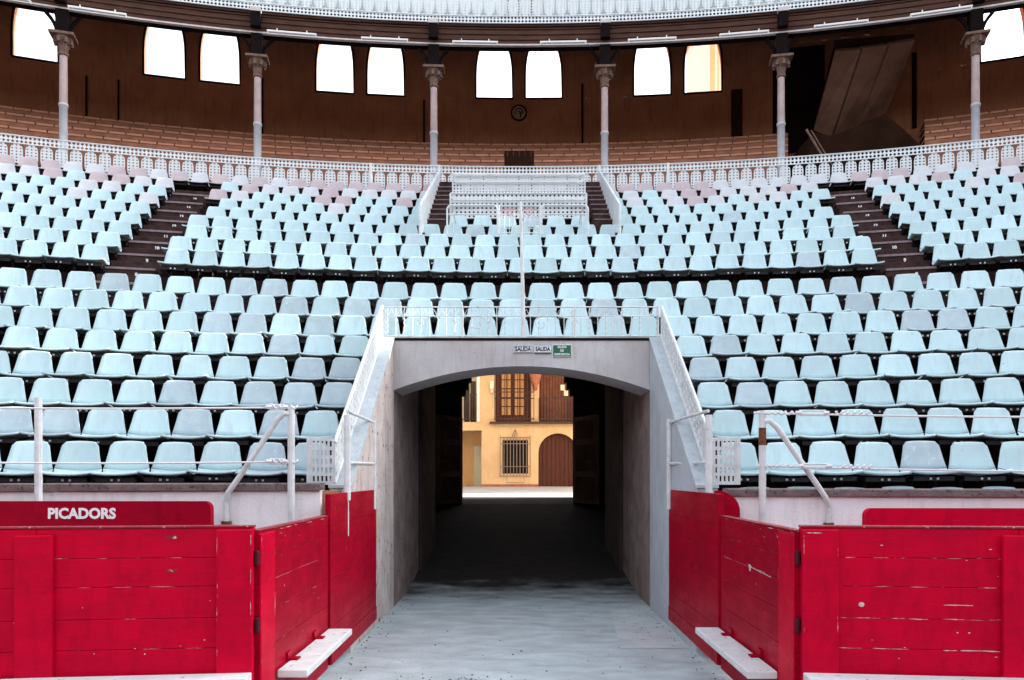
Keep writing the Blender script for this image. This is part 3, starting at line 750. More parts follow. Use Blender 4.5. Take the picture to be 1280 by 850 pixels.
# ------------------------------------------------------------------ parapet walls in front of the seats
for sgn, top, lbl in ((-1, 1.68, 'left'), (1, 1.625, 'right')):
    a = math.asin(2.02/28.2)
    lo_, hi_ = (a, AMAX) if sgn > 0 else (-AMAX, -a)
    root = empty('parapet_wall', tuple(P(28.3, sgn*0.12, Z0)))
    tag(root, f'whitewashed parapet wall with stained mauve coping, {lbl} of the gateway', 'wall')
    inv = Matrix.Translation(-Vector(root.location))
    mb = MB(); arc(mb, [(28.2, Z0), (28.2, top-0.075), (28.42, top-0.075), (28.42, Z0)], lo_, hi_, close=True)
    o = mb.build('wall_face', 'wallwhite'); o.parent = root; o.matrix_parent_inverse = inv
    mb = MB(); arc(mb, [(28.16, top-0.072), (28.16, top-0.012), (28.175, top), (28.45, top), (28.45, top-0.072)], lo_, hi_, close=True)
    o = mb.build('coping', 'coping'); o.parent = root; o.matrix_parent_inverse = inv
    mb = MB(); mb.bounds(min(sgn*1.93, sgn*2.06), max(sgn*1.93, sgn*2.06), 7.73, 7.99, Z0, top-0.08)
    o = mb.build('wall_end', 'gold' if sgn < 0 else 'wallwhite'); o.parent = root; o.matrix_parent_inverse = inv

# ------------------------------------------------------------------ entrance tunnel
tun = empty('entrance_tunnel', (0, 10.8, Z0))
tag(tun, 'dark arched entrance tunnel with sloping grey wing walls in the middle of the stand', 'tunnel')
def tn(o): o.parent = tun; o.matrix_parent_inverse = Matrix.Translation((0, -10.8, -Z0)); return o
for sgn in (-1, 1):
    xi, xo = sgn*1.80, sgn*2.02
    poly = [(8.0, Z0), (10.79, Z0), (10.79, 3.66), (8.0, 1.62)]
    vs = [(xi, y, z) for y, z in poly]+[(xo, y, z) for y, z in poly]
    mb = MB(); mb.add(vs, [(0, 1, 2, 3), (7, 6, 5, 4), (0, 3, 7, 4), (1, 5, 6, 2), (0, 4, 5, 1)])
    wv = tn(mb.build('wing_wall', 'approach' if sgn < 0 else 'greywall'))
    xi2 = sgn*1.79; xo2 = sgn*2.03
    t = 0.03
    mb = MB(); vs = [(xi2, 7.98, 1.625), (xo2, 7.98, 1.625), (xo2, 10.79, 3.672), (xi2, 10.79, 3.672)]
    mb.add(vs+[(x, y, z+t) for x, y, z in vs], [(0, 1, 2, 3), (4, 7, 6, 5), (0, 4, 5, 1), (1, 5, 6, 2), (2, 6, 7, 3), (3, 7, 4, 0)])
    mb.build('wing_coping', 'greywall', None).parent = wv
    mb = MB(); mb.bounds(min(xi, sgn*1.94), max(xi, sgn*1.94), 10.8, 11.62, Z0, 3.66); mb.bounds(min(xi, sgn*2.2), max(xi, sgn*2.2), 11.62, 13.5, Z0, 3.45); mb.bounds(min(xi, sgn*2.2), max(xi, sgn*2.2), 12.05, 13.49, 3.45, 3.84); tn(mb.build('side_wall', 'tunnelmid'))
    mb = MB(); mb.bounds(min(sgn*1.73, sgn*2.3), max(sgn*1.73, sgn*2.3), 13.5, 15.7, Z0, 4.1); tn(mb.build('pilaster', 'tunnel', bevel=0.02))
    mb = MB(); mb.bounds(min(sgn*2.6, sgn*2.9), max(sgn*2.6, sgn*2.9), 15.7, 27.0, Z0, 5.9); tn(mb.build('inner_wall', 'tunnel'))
    # doorway frame with corbels
    xd = -1.58 if sgn < 0 else 1.49
    mb = MB(); mb.bounds(min(xd, sgn*2.6), max(xd, sgn*2.6), 21.0, 21.35, 0.5, 5.9)
    e = sgn*0.001
    for q, (dx, z0, z1) in enumerate(((0.10, 3.95, 4.12), (0.19, 4.12, 4.32), (0.26, 4.32, 4.60))):
        mb.bounds(min(xd, xd-sgn*dx), max(xd, xd-sgn*dx), 21.002+.001*q, 21.34-.001*q, z0, z1)
    tn(mb.build('door_jamb', 'tunnel'))
    # opened leaf of the wooden door
    lf = empty('door_leaf', (xd, 20.98, 0.98), 0); tn(lf)
    ang = R(118)*(1)*(-1 if sgn > 0 else 1)
    L_ = 1.28; d = Vector((sgn*math.sin(R(25)), -math.cos(R(25)), 0)); nn = Vector((-d.y, d.x, 0))
    rot = math.atan2(d.y, d.x)
    mb = MB(); mb.box(Vector((0, 0, 1.2))+d*L_/2, (L_, 0.07, 2.32), rot)
    lo = mb.build('leaf_board', 'door', lf)
    mb = MB()
    for zc, hh in ((0.45, 0.6), (1.25, 0.7), (2.0, 0.5)):
        for s2 in (-1, 1): mb.box(Vector((0, 0, zc))+d*L_/2+nn*0.045*s2, (L_*0.72, 0.03, hh), rot)
    mb.build('door_panel', 'soffit', lo, bevel=0.01)
    mb = MB(); mb.box(Vector((0, 0, 1.15))+d*L_*0.75-nn*sgn*0.0, (0.35, 0.14, 0.04), rot); mb.build('latch', 'iron_white', lo)
# lintel with shallow arch
def arch_z(x): return 3.295-0.335*(x/1.8)**2
n = 24; xs = [-1.8+3.6*i/n for i in range(n+1)]
mb = MB(); vs = []
for y in (10.8, 11.6):
    for x in xs: vs.append((x, y, arch_z(x)))
    for x in xs: vs.append((x, y, 3.68 if y < 11 else 3.44))
N_ = n+1
mb.add(vs, [(i, i+1, N_+i+1, N_+i) for i in range(n)]+[(2*N_+i, 3*N_+i, 3*N_+i+1, 2*N_+i+1) for i in range(n)]+[(i, 2*N_+i, 2*N_+i+1, i+1) for i in range(n)])
tn(mb.build('lintel', 'lintel'))
mb = MB(); mb.bounds(-2.03, 2.03, 10.796, 11.02, 3.681, 3.70); mb.bounds(-1.95, 1.95, 11.02, 11.42, 3.30, 3.46)
tn(mb.build('lintel_top', 'greywall'))
mb = MB(); mb.bounds(-1.80, 1.80, 10.788, 10.802, 3.655, 3.69); tn(mb.build('drip_edge', 'ceil'))
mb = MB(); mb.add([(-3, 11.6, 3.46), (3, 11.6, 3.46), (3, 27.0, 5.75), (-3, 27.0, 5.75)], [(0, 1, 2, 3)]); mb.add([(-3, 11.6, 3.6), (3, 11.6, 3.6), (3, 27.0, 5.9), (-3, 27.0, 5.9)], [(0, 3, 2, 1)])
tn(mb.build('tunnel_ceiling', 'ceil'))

# signs on the lintel
def sign(px0, px1, y0, y1, name, label, plate, group=None):
    Y = 10.78; a = pxw(px0, y1, Y); b = pxw(px1, y0, Y)
    root = empty(name, ((a.x+b.x)/2, 10.80, (a.z+b.z)/2)); tag(root, label, 'sign', group)
    w_, h_ = b.x-a.x, b.z-a.z
    mb = MB(); mb.box((0, -0.012, 0), (w_, 0.018, h_)); mb.build('plate', 'white_paint', root, bevel=0.004)
    if plate: 
        mb = MB(); mb.box((0, -0.023, 0), (w_*0.93, 0.006, h_*0.9)); mb.build('panel', plate, root)
    return root, w_, h_
s1, w_, h_ = sign(641.5, 666, 432.0, 441.0, 'exit_sign', 'small white sign reading SALIDA in dark outlined letters, the leftmost on the lintel', None, 'exit signs')
text('SALIDA', 0.085, (0, -0.0225, 0), (R(90), 0, 0), 'ink', s1, bold=0.003, sx=0.80)
fr = MB()
for z in (-h_*.42, h_*.42): fr.box((0, -0.022, z), (w_*0.94, 0.004, 0.006))
for x in (-w_*.46, w_*.46): fr.box((x, -0.0225, 0), (0.006, 0.004, h_*.8))
fr.build('border', 'ink', s1)
s2, w_, h_ = sign(668, 689, 433.2, 440.6, 'exit_sign', 'small unframed white SALIDA sign with a dark lower edge, between its two neighbours', None, 'exit signs')
text('SALIDA', 0.078, (0, -0.0225, 0.004), (R(90), 0, 0), 'ink', s2, bold=0.003, sx=0.80)
fr = MB(); fr.box((0, -0.014, -h_/2-0.006), (w_*0.96, 0.02, 0.01)); fr.build('lower_edge', 'ink', s2)
s3, w_, h_ = sign(690.5, 714.5, 430.8, 446.2, 'emergency_exit_sign', 'green sign with white words SALIDA DE EMERGENCIA on the lintel', 'greenplate', 'exit signs')
for tx, dz in (('SALIDA', 0.052), ('DE', 0.0), ('EMERGENCIA', -0.052)):
    text(tx, 0.046 if tx != 'EMERGENCIA' else 0.042, (0, -0.0275, dz), (R(90), 0, 0), 'lettering', s3, bold=0.0012, extrude=0.001, sx=0.85)

# balcony railing above the lintel
rl = empty('iron_balcony_railing', (0, 10.86, 3.70)); tag(rl, 'low white wrought iron railing with thin bars on top of the tunnel lintel', 'railing')
HB = 0.44
mb = MB(); mb.tube([(-1.93, 0, HB), (1.93, 0, HB)], 0.011, 6); mb.tube([(-1.93, 0, 0.31), (1.93, 0, 0.31)], 0.007, 6); mb.tube([(-1.93, 0, 0.03), (1.93, 0, 0.03)], 0.009, 6)
mb.build('rail', 'white_iron', rl)
for i in range(33):
    x = -1.90+i*0.119
    mb = MB(); r_ = 0.0075
    if i % 2:
        mb.tube([(x, 0, 0), (x, 0, HB)], r_*.8, 5)
    else:       # twisted bar
        pts = [(x+0.006*math.cos(q*1.3), 0.006*math.sin(q*1.3), 0.02+q*(HB-0.02)/26) for q in range(27)]
        mb.tube(pts, r_*1.1, 5)
    mb.build('bar', 'white_iron', rl)
mb = MB()
for cx_, rr_ in ((-0.62, 0.13), (0.28, 0.13), (-1.45, 0.06), (-0.95, 0.06), (0.75, 0.06), (1.3, 0.06)):
    mb.tube([(cx_+rr_*(1-q/30)*math.cos(q*0.3), 0.004, 0.2+rr_*(1-q/30)*math.sin(q*0.3)) for q in range(26)], 0.006, 5)
for q in range(32):
    x = -1.84+q*0.119; mb.tube([(x-0.04, 0, 0.33), (x, 0, 0.41), (x+0.04, 0, 0.33)], 0.004, 4)
mb.build('scrollwork', 'white_iron', rl)
for x in (-1.93, -0.84, 0.0, 0.75, 1.93):
    mb = MB(); mb.tube([(x, 0, -0.06 if abs(x) < 1.9 else 0), (x, 0, HB+0.01)], 0.013, 6); mb.build('post', 'white_iron', rl)
# pole
mb = MB(); mb.tube([(0.03, 10.84, 3.70), (-0.01, 10.84, 5.35), (-0.02, 10.84, 5.62)], [0.030, 0.024, 0.014], 10)
pf = mb.build('flag_pole', 'white_iron', smooth=False); tag(pf, 'thin white bare pole rising from the middle of the railing above the tunnel', 'pole')

# perforated balustrades on the wing walls
for sgn, lb in ((-1, 'left'), (1, 'right')):
    x = sgn*1.965
    root = empty('wing_balustrade', (x, 8.0, 1.66)); tag(root, f'white perforated balustrade climbing the {lb} wing wall of the tunnel, with end panel', 'balustrade', 'balustrades on the wing walls')
    L_ = 27; H = 4
    def mp(i, j):
        t = i/L_; return Vector((0, t*2.80, t*2.04+j*0.103+0.02))
    mb = MB(); mb.perforated(L_, H, mp, hole=0.25); mb.build('perforated_sheet', 'white_iron', root, solid=0.012)
    mb = MB()
    for hh in (0.015, H*0.103+0.025): mb.tube([(0, -0.01, hh), (0, 2.80, 2.04+hh)], 0.022, 6)
    for q in range(0, 9): 
        t = q/8; mb.tube([(0, t*2.8, t*2.04), (0, t*2.8, t*2.04+0.43)], 0.012, 5)
    mb.build('edge_bar', 'white_iron', root)
    mb = MB(); W = 0.26
    for q in range(7): mb.bounds(min(0, sgn*(q+1)*W/7)+0.004+(0 if sgn > 0 else 0), 0, 0, 0, 0, 0) if False else None
    for q in range(6):
        u = sgn*(0.02+q*(W-0.04)/5); mb.bounds(u-0.011, u+0.011, -0.012, 0.012, 0.0, 0.475)
    for z in (0.0, 0.09, 0.18, 0.27, 0.36, 0.455): mb.bounds(min(0, sgn*W), max(0, sgn*W), -0.009, 0.009, z, z+0.036)
    mb.bounds(min(sgn*(W-0.01), sgn*(W+0.03)), max(sgn*(W-0.01), sgn*(W+0.03)), -0.02, 0.02, 0, 0.50)
    mb.build('end_panel', 'white_iron', root)
    # pipe handrail frames
    if sgn < 0: near = (434, 7.84); far = (467, 9.28)
    else: near = (886, 7.80); far = (836.5, 9.30)
    xn = (near[0]-646)*near[1]/960-0.07; xf = (far[0]-646)*far[1]/960-0.07
    root = empty('pipe_handrail', (xn, near[1], 1.3)); tag(root, f'white pipe handrail frame fixed on the red boarding at the {lb} tunnel wall', 'handrail', 'pipe handrails at the tunnel mouth')
    def Lc(x, y, z): return (x-xn, y-near[1], z-1.3)
    mb = MB(); mb.tube([Lc(xn, near[1], 2.37), Lc(xn, near[1], 1.50)], 0.036, 8); mb.tube([Lc(xn, near[1], 1.50), Lc(xn, near[1], 1.14)], 0.018, 8); mb.build('post', 'white_iron', root)
    mb = MB(); mb.tube([Lc(xf, far[1], 2.44), Lc(xf, far[1], 1.35)], 0.030, 8); mb.build('post', 'white_iron', root)
    mb = MB(); mb.tube([Lc(xn+sgn*0.02, near[1]+.1, 2.42), Lc(xf, far[1], 2.40)], 0.018, 8); mb.build('upper_bar', 'white_iron', root)
    mb = MB(); mb.tube([Lc(xn, near[1], 1.885), Lc(xf, far[1], 1.90)], 0.018, 8); mb.build('lower_bar', 'white_iron', root)

# ------------------------------------------------------------------ rope rails on the parapets
def rope_rail(sgn, posts, brace, ropes, lb, knots):
    p0 = posts[0]
    root = empty('rope_rail', (p0[0], p0[1], 1.2)); inv = Vector(root.location)
    tag(root, f'white iron post with bent brace and two tensioned cables on the {lb} parapet', 'handrail', 'cable rails on the parapets')
    for i, (x, y, z0, z1) in enumerate(posts):
        mb = MB(); mb.tube([Vector((x, y, z0))-inv, Vector((x, y, z1))-inv], 0.034, 10)
        po = mb.build('post', 'white_iron', root, smooth=False)
        mb = MB(); mb.box(Vector((x, y+0.05, z0+0.06))-inv, (0.10, 0.10, 0.10)); mb.build('wall_bracket', 'white_iron', po)
        if sgn > 0 and i == 0:
            mb = MB(); mb.tube([Vector((x, y, 2.05))-inv, Vector((x, y, 2.22))-inv], 0.0355, 10); mb.build('rust_patch', 'rust', po)
    mb = MB(); pts = [Vector(p)-inv for p in brace]; mb.tube(pts, 0.027, 8); mb.build('brace', 'white_iron', root)
    mb = MB(); e = pts[-1]; mb.lathe([(0.05, -0.01), (0.05, 0.02), (0.0, 0.02)], e, 10); mb.build('foot_plate', 'rust', root)
    for (a, b) in ropes:
        a = Vector(a)-inv; b = Vector(b)-inv; m_ = 20
        mb = MB(); mb.tube([a.lerp(b, q/m_)-Vector((0, 0, 0.03*math.sin(math.pi*q/m_))) for q in range(m_+1)], 0.0105, 6); ro_ = mb.build('cable', 'rope', root)
        d = (b-a).normalized(); mb = MB()
        for (t0, L_, kind) in knots:
            c = a+d*t0
            if kind == 'wrap':
                mb.tube([c+d*(q*L_/30)+Vector((0, 0.014*math.sin(q*1.1), 0.016*math.cos(q*1.1))) for q in range(31)], 0.010, 5)
            else:
                for s_ in (-1, 1): mb.tube([c+Vector((0, 0, 0.022*s_)), c+d*L_+Vector((0, 0, 0.022*s_))], 0.009, 5)
                mb.tube([c-d*0.03, c+d*0.02], 0.022, 6); mb.tube([c+d*(L_-0.02), c+d*(L_+0.03)], 0.022, 6)
        mb.build('turnbuckle', 'rope', ro_)
Yp = 7.50
l1 = pxw(364, 508, Yp); l2 = pxw(48, 500, 7.2); b1 = pxw(283, 620, Yp); b2 = pxw(283, 654, Yp)
rope_rail(-1, [(l1.x, Yp, 1.10, l1.z), (l2.x, 7.2, 1.2, l2.z+.02)],
          [pxw(364, 517, Yp), pxw(355, 517, Yp-.03), pxw(347, 524, Yp-.03), pxw(300, 595, Yp-.03), pxw(285, 616, Yp-.02), pxw(282, 628, Yp), pxw(283, 654, Yp)],
          [(pxw(372, 509, Yp), pxw(-330, 503, 6.4)), (pxw(372, 577, Yp), pxw(-330, 572, 6.4))], 'left', [(0.0, 0.30, 'wrap'), (0.12, 0.14, 'link')])
r1 = pxw(953, 514, Yp)
rope_rail(1, [(r1.x, Yp, 1.10, r1.z), (7.0, 6.25, 1.2, 2.33)],
          [pxw(953, 527, Yp), pxw(962, 526, Yp-.03), pxw(971, 534, Yp-.03), pxw(1020, 604, Yp-.03), pxw(1033, 624, Yp-.02), pxw(1037, 634, Yp), pxw(1036, 656, Yp)],
          [(pxw(942, 516, Yp), pxw(1640, 518, 6.4)), (pxw(945, 582, Yp), pxw(1640, 588, 6.4))], 'right', [(0.05, 0.32, 'wrap'), (0.42, 0.24, 'link'), (0.75, 0.30, 'wrap')])

# ------------------------------------------------------------------ red boarding
def planked(root, length, zlist, thick, m, name='planks'):
    """horizontal planks in the local XZ plane, front face at y=-thick/2; zlist bottom to top"""
    mb = MB()
    for z0, z1 in zip(zlist[:-1], zlist[1:]):
        mb.bounds(-length/2, length/2, -thick/2, thick/2, z0+0.0012, z1-0.0012)
    o = mb.build(name, m, root, bevel=0.0035)
    mb = MB(); mb.bounds(-length/2+.01, length/2-.01, -thick/2+0.012, thick/2-0.012, zlist[0]+.01, zlist[-1]-.01); mb.build('plank_seam', 'seam', o)
    return o
def chips(root, L_, z0, z1, y, n, seed, amin=0.003, amax=0.014):
    rnd = random.Random(seed); mb = MB()
    for i in range(n):
        x = rnd.uniform(-L_/2, L_/2); z = rnd.uniform(z0, z1); w_ = rnd.uniform(amin, amax); h_ = rnd.uniform(0.002, 0.006)
        k = 7; pts = [(x+w_*math.cos(2*math.pi*q/k)*rnd.uniform(.5, 1), y, z+h_*math.sin(2*math.pi*q/k)*rnd.uniform(.5, 1)) for q in range(k)]
        mb.add(pts, [tuple(range(k))])
    return mb
def edge_wear(root, horiz, verts, y, seed, name='scraped_paint'):
    """ragged worn line along plank seams and board edges; local XZ plane"""
    mb = MB()
    def ribbon(p0, p1, h, bias, sd):
        L_ = math.dist(p0, p1); N = max(4, int(L_/0.012)); T = []; B = []
        dx, dz = (p1[0]-p0[0])/L_, (p1[1]-p0[1])/L_
        for q in range(N+1):
            t = q/N; u = t*L_
            v = noise.noise(Vector((u*7, sd, 0)))+0.5*noise.noise(Vector((u*45, sd, 3)))+bias
            w_ = max(0, v)*h*1.5; o = 0.003*noise.noise(Vector((u*5, sd, 8)))
            cx_, cz_ = p0[0]+dx*u, p0[1]+dz*u
            T.append((cx_-dz*(o+w_*.5), y, cz_+dx*(o+w_*.5))); B.append((cx_-dz*(o-w_*.6), y, cz_+dx*(o-w_*.6)))
        for q in range(N):
            if math.dist(T[q], B[q]) > .0006 or math.dist(T[q+1], B[q+1]) > .0006: mb.add([B[q], B[q+1], T[q+1], T[q]], [(0, 1, 2, 3)])
    for k, (x0, x1, z, h, b) in enumerate(horiz): ribbon((x0, z), (x1, z), h, b, seed+k*3.7)
    for k, (x, z0, z1, h, b) in enumerate(verts): ribbon((x, z0), (x, z1), h, b, seed+50+k*3.7)
    if mb.f: mb.build(name, 'chip', root)
BR = 25.72; a0 = math.asin(1.83/BR)
def barrier(sgn, i):
    # bay i: chord between two points on the arc, 1.37 m long
    aa = a0+i*1.372/BR; ab = a0+(i+1)*1.372/BR
    A = P(BR, sgn*aa, 0); B = P(BR, sgn*ab, 0); c = (A+B)/2; d = (B-A) if sgn > 0 else (A-B); L_ = d.length; rz = math.atan2(d.y, d.x)
    side = 'left' if sgn < 0 else 'right'
    nm = {0: 'beside the gate opening', 1: 'at the picture edge', 2: 'beyond the picture edge'}[i]
    root = empty('barrier_fence', (c.x, c.y, Z0), rz); tag(root, f'bright crimson plank barrier bay with white foot step, {side} side, {nm}', 'fence', 'crimson barrier bays')
    off = -Z0
    zl = [z+off for z in (-0.05, 0.20, 0.44, 0.61, 0.81, 1.02, 1.21, 1.405)]
    planked(root, L_-0.004, zl, 0.07, 'red')
    posts = []
    inner = -sgn    # side of the bay towards the opening
    if i == 0: posts.append(inner*(L_/2-0.115))
    posts.append(-inner*(L_/2-0.0+0.0))
    for x in posts:
        w_ = 0.232
        mb = MB(); mb.bounds(x-w_/2, x+w_/2, -0.075, -0.037, -0.04+off, 1.395+off-(0.03 if x != posts[0] or i else 0.0)); mb.build('post', 'red', root, bevel=0.006)
    mb = MB(); mb.bounds(-L_/2, L_/2, -0.042, 0.045, 1.406+off, 1.42+off); mb.build('top_edge', 'red_edge', root, bevel=0.004)
    mb = MB(); mb.bounds(-L_/2, L_/2, -0.23, -0.078, 0.395+off, 0.452+off); mb.build('foot_step', 'step', root, bevel=0.006)
    chips(root, L_*0.9, 0.5+off, 1.35+off, -0.0362, 12, 11*i+sgn+5).build('paint_chips', 'chip', root)
    if sgn > 0 and i == 0:
        mb = MB(); rnd = random.Random(3)
        def scrape(x0, x1, z, h, gapp, sd):
            N = int((x1-x0)/0.012); top = []; bot = []
            for q in range(N+1):
                x = x0+(x1-x0)*q/N; v = noise.noise(Vector((x*9, sd, 0)))+0.45*noise.noise(Vector((x*40, sd, 3)))+gapp
                t = max(0, v)*h*1.6; dz = 0.004*noise.noise(Vector((x*6, sd, 9)))
                top.append((x, -.0364, z+dz+t*.5)); bot.append((x, -.0364, z+dz-t*.6))
            for q in range(N):
                if top[q][2]-bot[q][2] > .0004 or top[q+1][2]-bot[q+1][2] > .0004: mb.add([bot[q], bot[q+1], top[q+1], top[q]], [(0, 1, 2, 3)])
        scrape(-.5, .58, 0.811+off, .004, .18, 1); scrape(-.5, 0.0, 0.611+off, .006, .10, 2); scrape(.2, .62, 0.609+off, .007, .25, 3)
        scrape(.22, .40, 0.905+off, .006, .3, 4); scrape(-.45, .55, 1.021+off, .003, .0, 5); scrape(-.4, .6, 1.211+off, .003, -.05, 6)
        k = 10; mb.add([(-0.30+.019*math.cos(q*.628), -.0365, .90+off+.016*math.sin(q*.628)) for q in range(k)], [tuple(range(k))])
        k = 10; mb.add([(-0.54+.012*math.cos(q*.628), -.0365, .95+off+.02*math.sin(q*.628)) for q in range(k)], [tuple(range(k))])
        mb.build('scraped_paint', 'chip', root)  # scratches and scrapes through the red paint along the plank seams
    if sgn < 0: edge_wear(root, [(-L_*.45, L_*.35, z+off+.001, .0025, -.12) for z in (0.61, 0.81, 1.02, 1.21)], [], -.0363, 7+i)
    edge_wear(root, [(posts[0]-.11, posts[0]+.11, 1.375+off, .010, -.15)], [(posts[0]-.108, .5+off, 1.36+off, .004, -.1), (posts[0]+.108, .5+off, 1.36+off, .005, -.05)], -.0758, 31+i+sgn)
    if sgn < 0 and i == 0:
        mb = MB()
        for x, z in ((.16, 1.345), (.16, 1.125)): mb.bounds(x-.035, x+.035, -.037, -.0355, z+off-.009, z+off+.009)
        mb.build('painted_mark', 'red_edge', root)
for sgn in (-1, 1):
    for i in (0, 1, 2): barrier(sgn, i)

# opened gate leaves and fixed boarding along the passage
for sgn, lb in ((-1, 'left'), (1, 'right')):
    # local x runs from the near end to the far end; the face towards the passage is local -y for the right leaf
    ya, yb = 5.16, 7.06
    L_ = yb-ya
    root = empty('gate_leaf', (sgn*1.835, (ya+yb)/2, Z0), R(90) if sgn < 0 else R(-90))
    # rotation +90: local x -> +Y, local -y -> +X (towards passage for the left leaf)
    tag(root, f'crimson plank gate leaf standing open along the {lb} side of the passage', 'gate', 'open gate leaves')
    off = -Z0; nx_ = -1 if sgn < 0 else 1       # local x of the near end
    zl = [z+off for z in (-0.02, 0.30, 0.56, 0.80, 1.02, 1.20, 1.375)]
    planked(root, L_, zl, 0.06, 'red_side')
    xs_ = nx_*(L_/2-0.15)
    mb = MB(); mb.bounds(xs_-.15, xs_+.15, -0.048, -0.031, 0.0+off, 1.36+off); mb.build('stile', 'red', root, bevel=0.006)
    mb = MB(); mb.bounds(-L_/2, L_/2, -0.034, 0.034, 1.376+off, 1.387+off); mb.build('top_edge', 'red_edge', root, bevel=0.003)
    st_ = MB()
    x0, x1 = (-L_/2+0.34, L_/2-0.06) if sgn < 0 else (-L_/2+0.0, L_/2-0.30)
    st_.bounds(x0, x1, -0.265, -0.05, 0.305+off, 0.36+off); st_.build('foot_step', 'step', root, bevel=0.008)
    for t_ in (0.22, 0.72):
        mb = MB(); x = x0+(x1-x0)*t_; mb.bounds(x-.04, x+.04, -0.115, -0.031, 0.362+off, 0.374+off); mb.bounds(x-.05, x+.05, -0.045, -0.031, 0.362+off, 0.42+off)
        mb.build('step_bracket', 'red_side', root)
    mb = MB()
    for z in (0.25, 0.75, 1.2): mb.bounds(min(nx_*(L_/2-.02), nx_*(L_/2+.035)), max(nx_*(L_/2-.02), nx_*(L_/2+.035)), -0.04, -0.01, z+off-.05, z+off+.05)
    mb.build('hinge', 'seam', root, bevel=0.01)
    cm = chips(root, L_*0.86, 0.45+off, 1.36+off, -0.0312, 30, 40+sgn)
    if sgn > 0:
        k = 6
        for q in range(9): x = -0.05-0.0+q*0.055; cm.add([(x, -.0313, 1.02+off-q*.002), (x+.06, -.0313, 1.015+off-q*.002), (x+.03, -.0313, 1.028+off-q*.002)], [(0, 1, 2)])
        cm.add([(-.10, -.0314, 1.04+off), (-.03, -.0314, 1.035+off), (-.05, -.0314, 0.985+off), (-.08, -.0314, 0.99+off)], [(0, 1, 2, 3)])
    cm.build('paint_chips', 'chip', root)
    edge_wear(root, [(-L_*.47, L_*.30, z+off, .003, -.12) for z in (0.56, 0.80, 1.02, 1.20)]+[(-L_*.48, L_*.48, 1.366+off, .006, -.05)], [], -.0316, 90+sgn)
    edge_wear(root, [], [(xs_-.143, 0.4+off, 1.34+off, .005, -0.12), (xs_+.143, 0.4+off, 1.34+off, .005, -0.12)], -.0487, 95+sgn)
    # fixed boarding
    ya, yb = 7.09, 9.40; L_ = yb-ya
    root = empty('wall_boarding', (sgn*1.815, (ya+yb)/2, Z0), R(90) if sgn < 0 else R(-90))
    tag(root, f'dark crimson fixed boarding between the open gate leaf and the {lb} tunnel wall', 'boarding', 'fixed boarding in the passage')
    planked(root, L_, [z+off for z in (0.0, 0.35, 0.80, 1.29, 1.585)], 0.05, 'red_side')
    mb = MB(); mb.bounds(-L_/2+.01, L_/2-.01, -0.034, -0.026, 0.0+off, 0.16+off); mb.build('skirting_board', 'red_side', root, bevel=0.003)
    chips(root, L_*0.86, 0.3+off, 1.5+off, -0.0262, 20, 60+sgn).build('paint_chips', 'chip', root)
    if sgn > 0:
        mb = MB(); k = 12; pts = [(0.13, 0)]+[(0.13+0.10*math.sin(q*math.pi/2/k), 0) for q in range(k+1)]
        prof = [(0, -0.3), (0.24, -0.3), (0.24, 0.10)]+[(0.24*math.cos(q*math.pi/16), 0.10+0.20*math.sin(q*math.pi/16)) for q in range(1, 9)]
        fr = [(-7.62+0, 0, 0)]
        vs = []
        for yy in (7.50, 7.56):
            for (dx, dz) in prof: vs.append((1.87+dx, yy, 1.31+dz))
        n = len(prof); b2_ = MB(); b2_.add(vs, [tuple(range(n)), tuple(range(n, 2*n))[::-1]]+[(i, (i+1) % n, n+(i+1) % n, n+i) for i in range(n)])
        o = b2_.build('rounded_board', 'red_side'); 
        o.parent = root; bpy.context.view_layer.update(); o.matrix_parent_inverse = root.matrix_world.inverted()

# shield boards in front of the parapet
def shield(x0, x1, y, top, lb, rz, m, roundx):
    root = empty('shield_board', ((x0+x1)/2, y, Z0), rz); tag(root, lb, 'board', 'shield boards before the parapet')
    L_ = x1-x0; r_ = 0.06; t = top-Z0
    prof = [(-L_/2, 0), (L_/2, 0)]+[(L_/2-r_+r_*math.cos(q*math.pi/12), t-r_+r_*math.sin(q*math.pi/12)) for q in range(7)]+[(-L_/2+r_-r_*math.sin(q*math.pi/12), t-r_+r_*math.cos(q*math.pi/12)) for q in range(7)]
    vs = [(x, -0.035, z) for x, z in prof]+[(x, 0.035, z) for x, z in prof]; n = len(prof)
    mb = MB(); mb.add(vs, [tuple(range(n)), tuple(range(n, 2*n))[::-1]]+[(i, (i+1) % n, n+(i+1) % n, n+i) for i in range(n)])
    mb.build('board', m, root, bevel=0.008)
    mb = MB()
    for x in (-L_*.3, L_*.3): mb.bounds(x-.05, x+.05, 0.036, 0.20, 0, t-.25)
    mb.build('support', 'seam', root)
    return root
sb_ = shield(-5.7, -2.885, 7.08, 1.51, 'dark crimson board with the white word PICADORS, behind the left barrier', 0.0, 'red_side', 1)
text('PICADORS', 0.131, (-4.06-(-5.7-2.885)/2, -0.0375, 1.402-Z0), (R(90), 0, 0), 'lettering', sb_, bold=0.0052, extrude=0.0015)
sb_.rotation_euler[2] = 0
shield(3.12, 6.3, 7.0, 1.447, 'plain crimson board with rounded corner behind the right barrier', -0.03, 'red', 1)

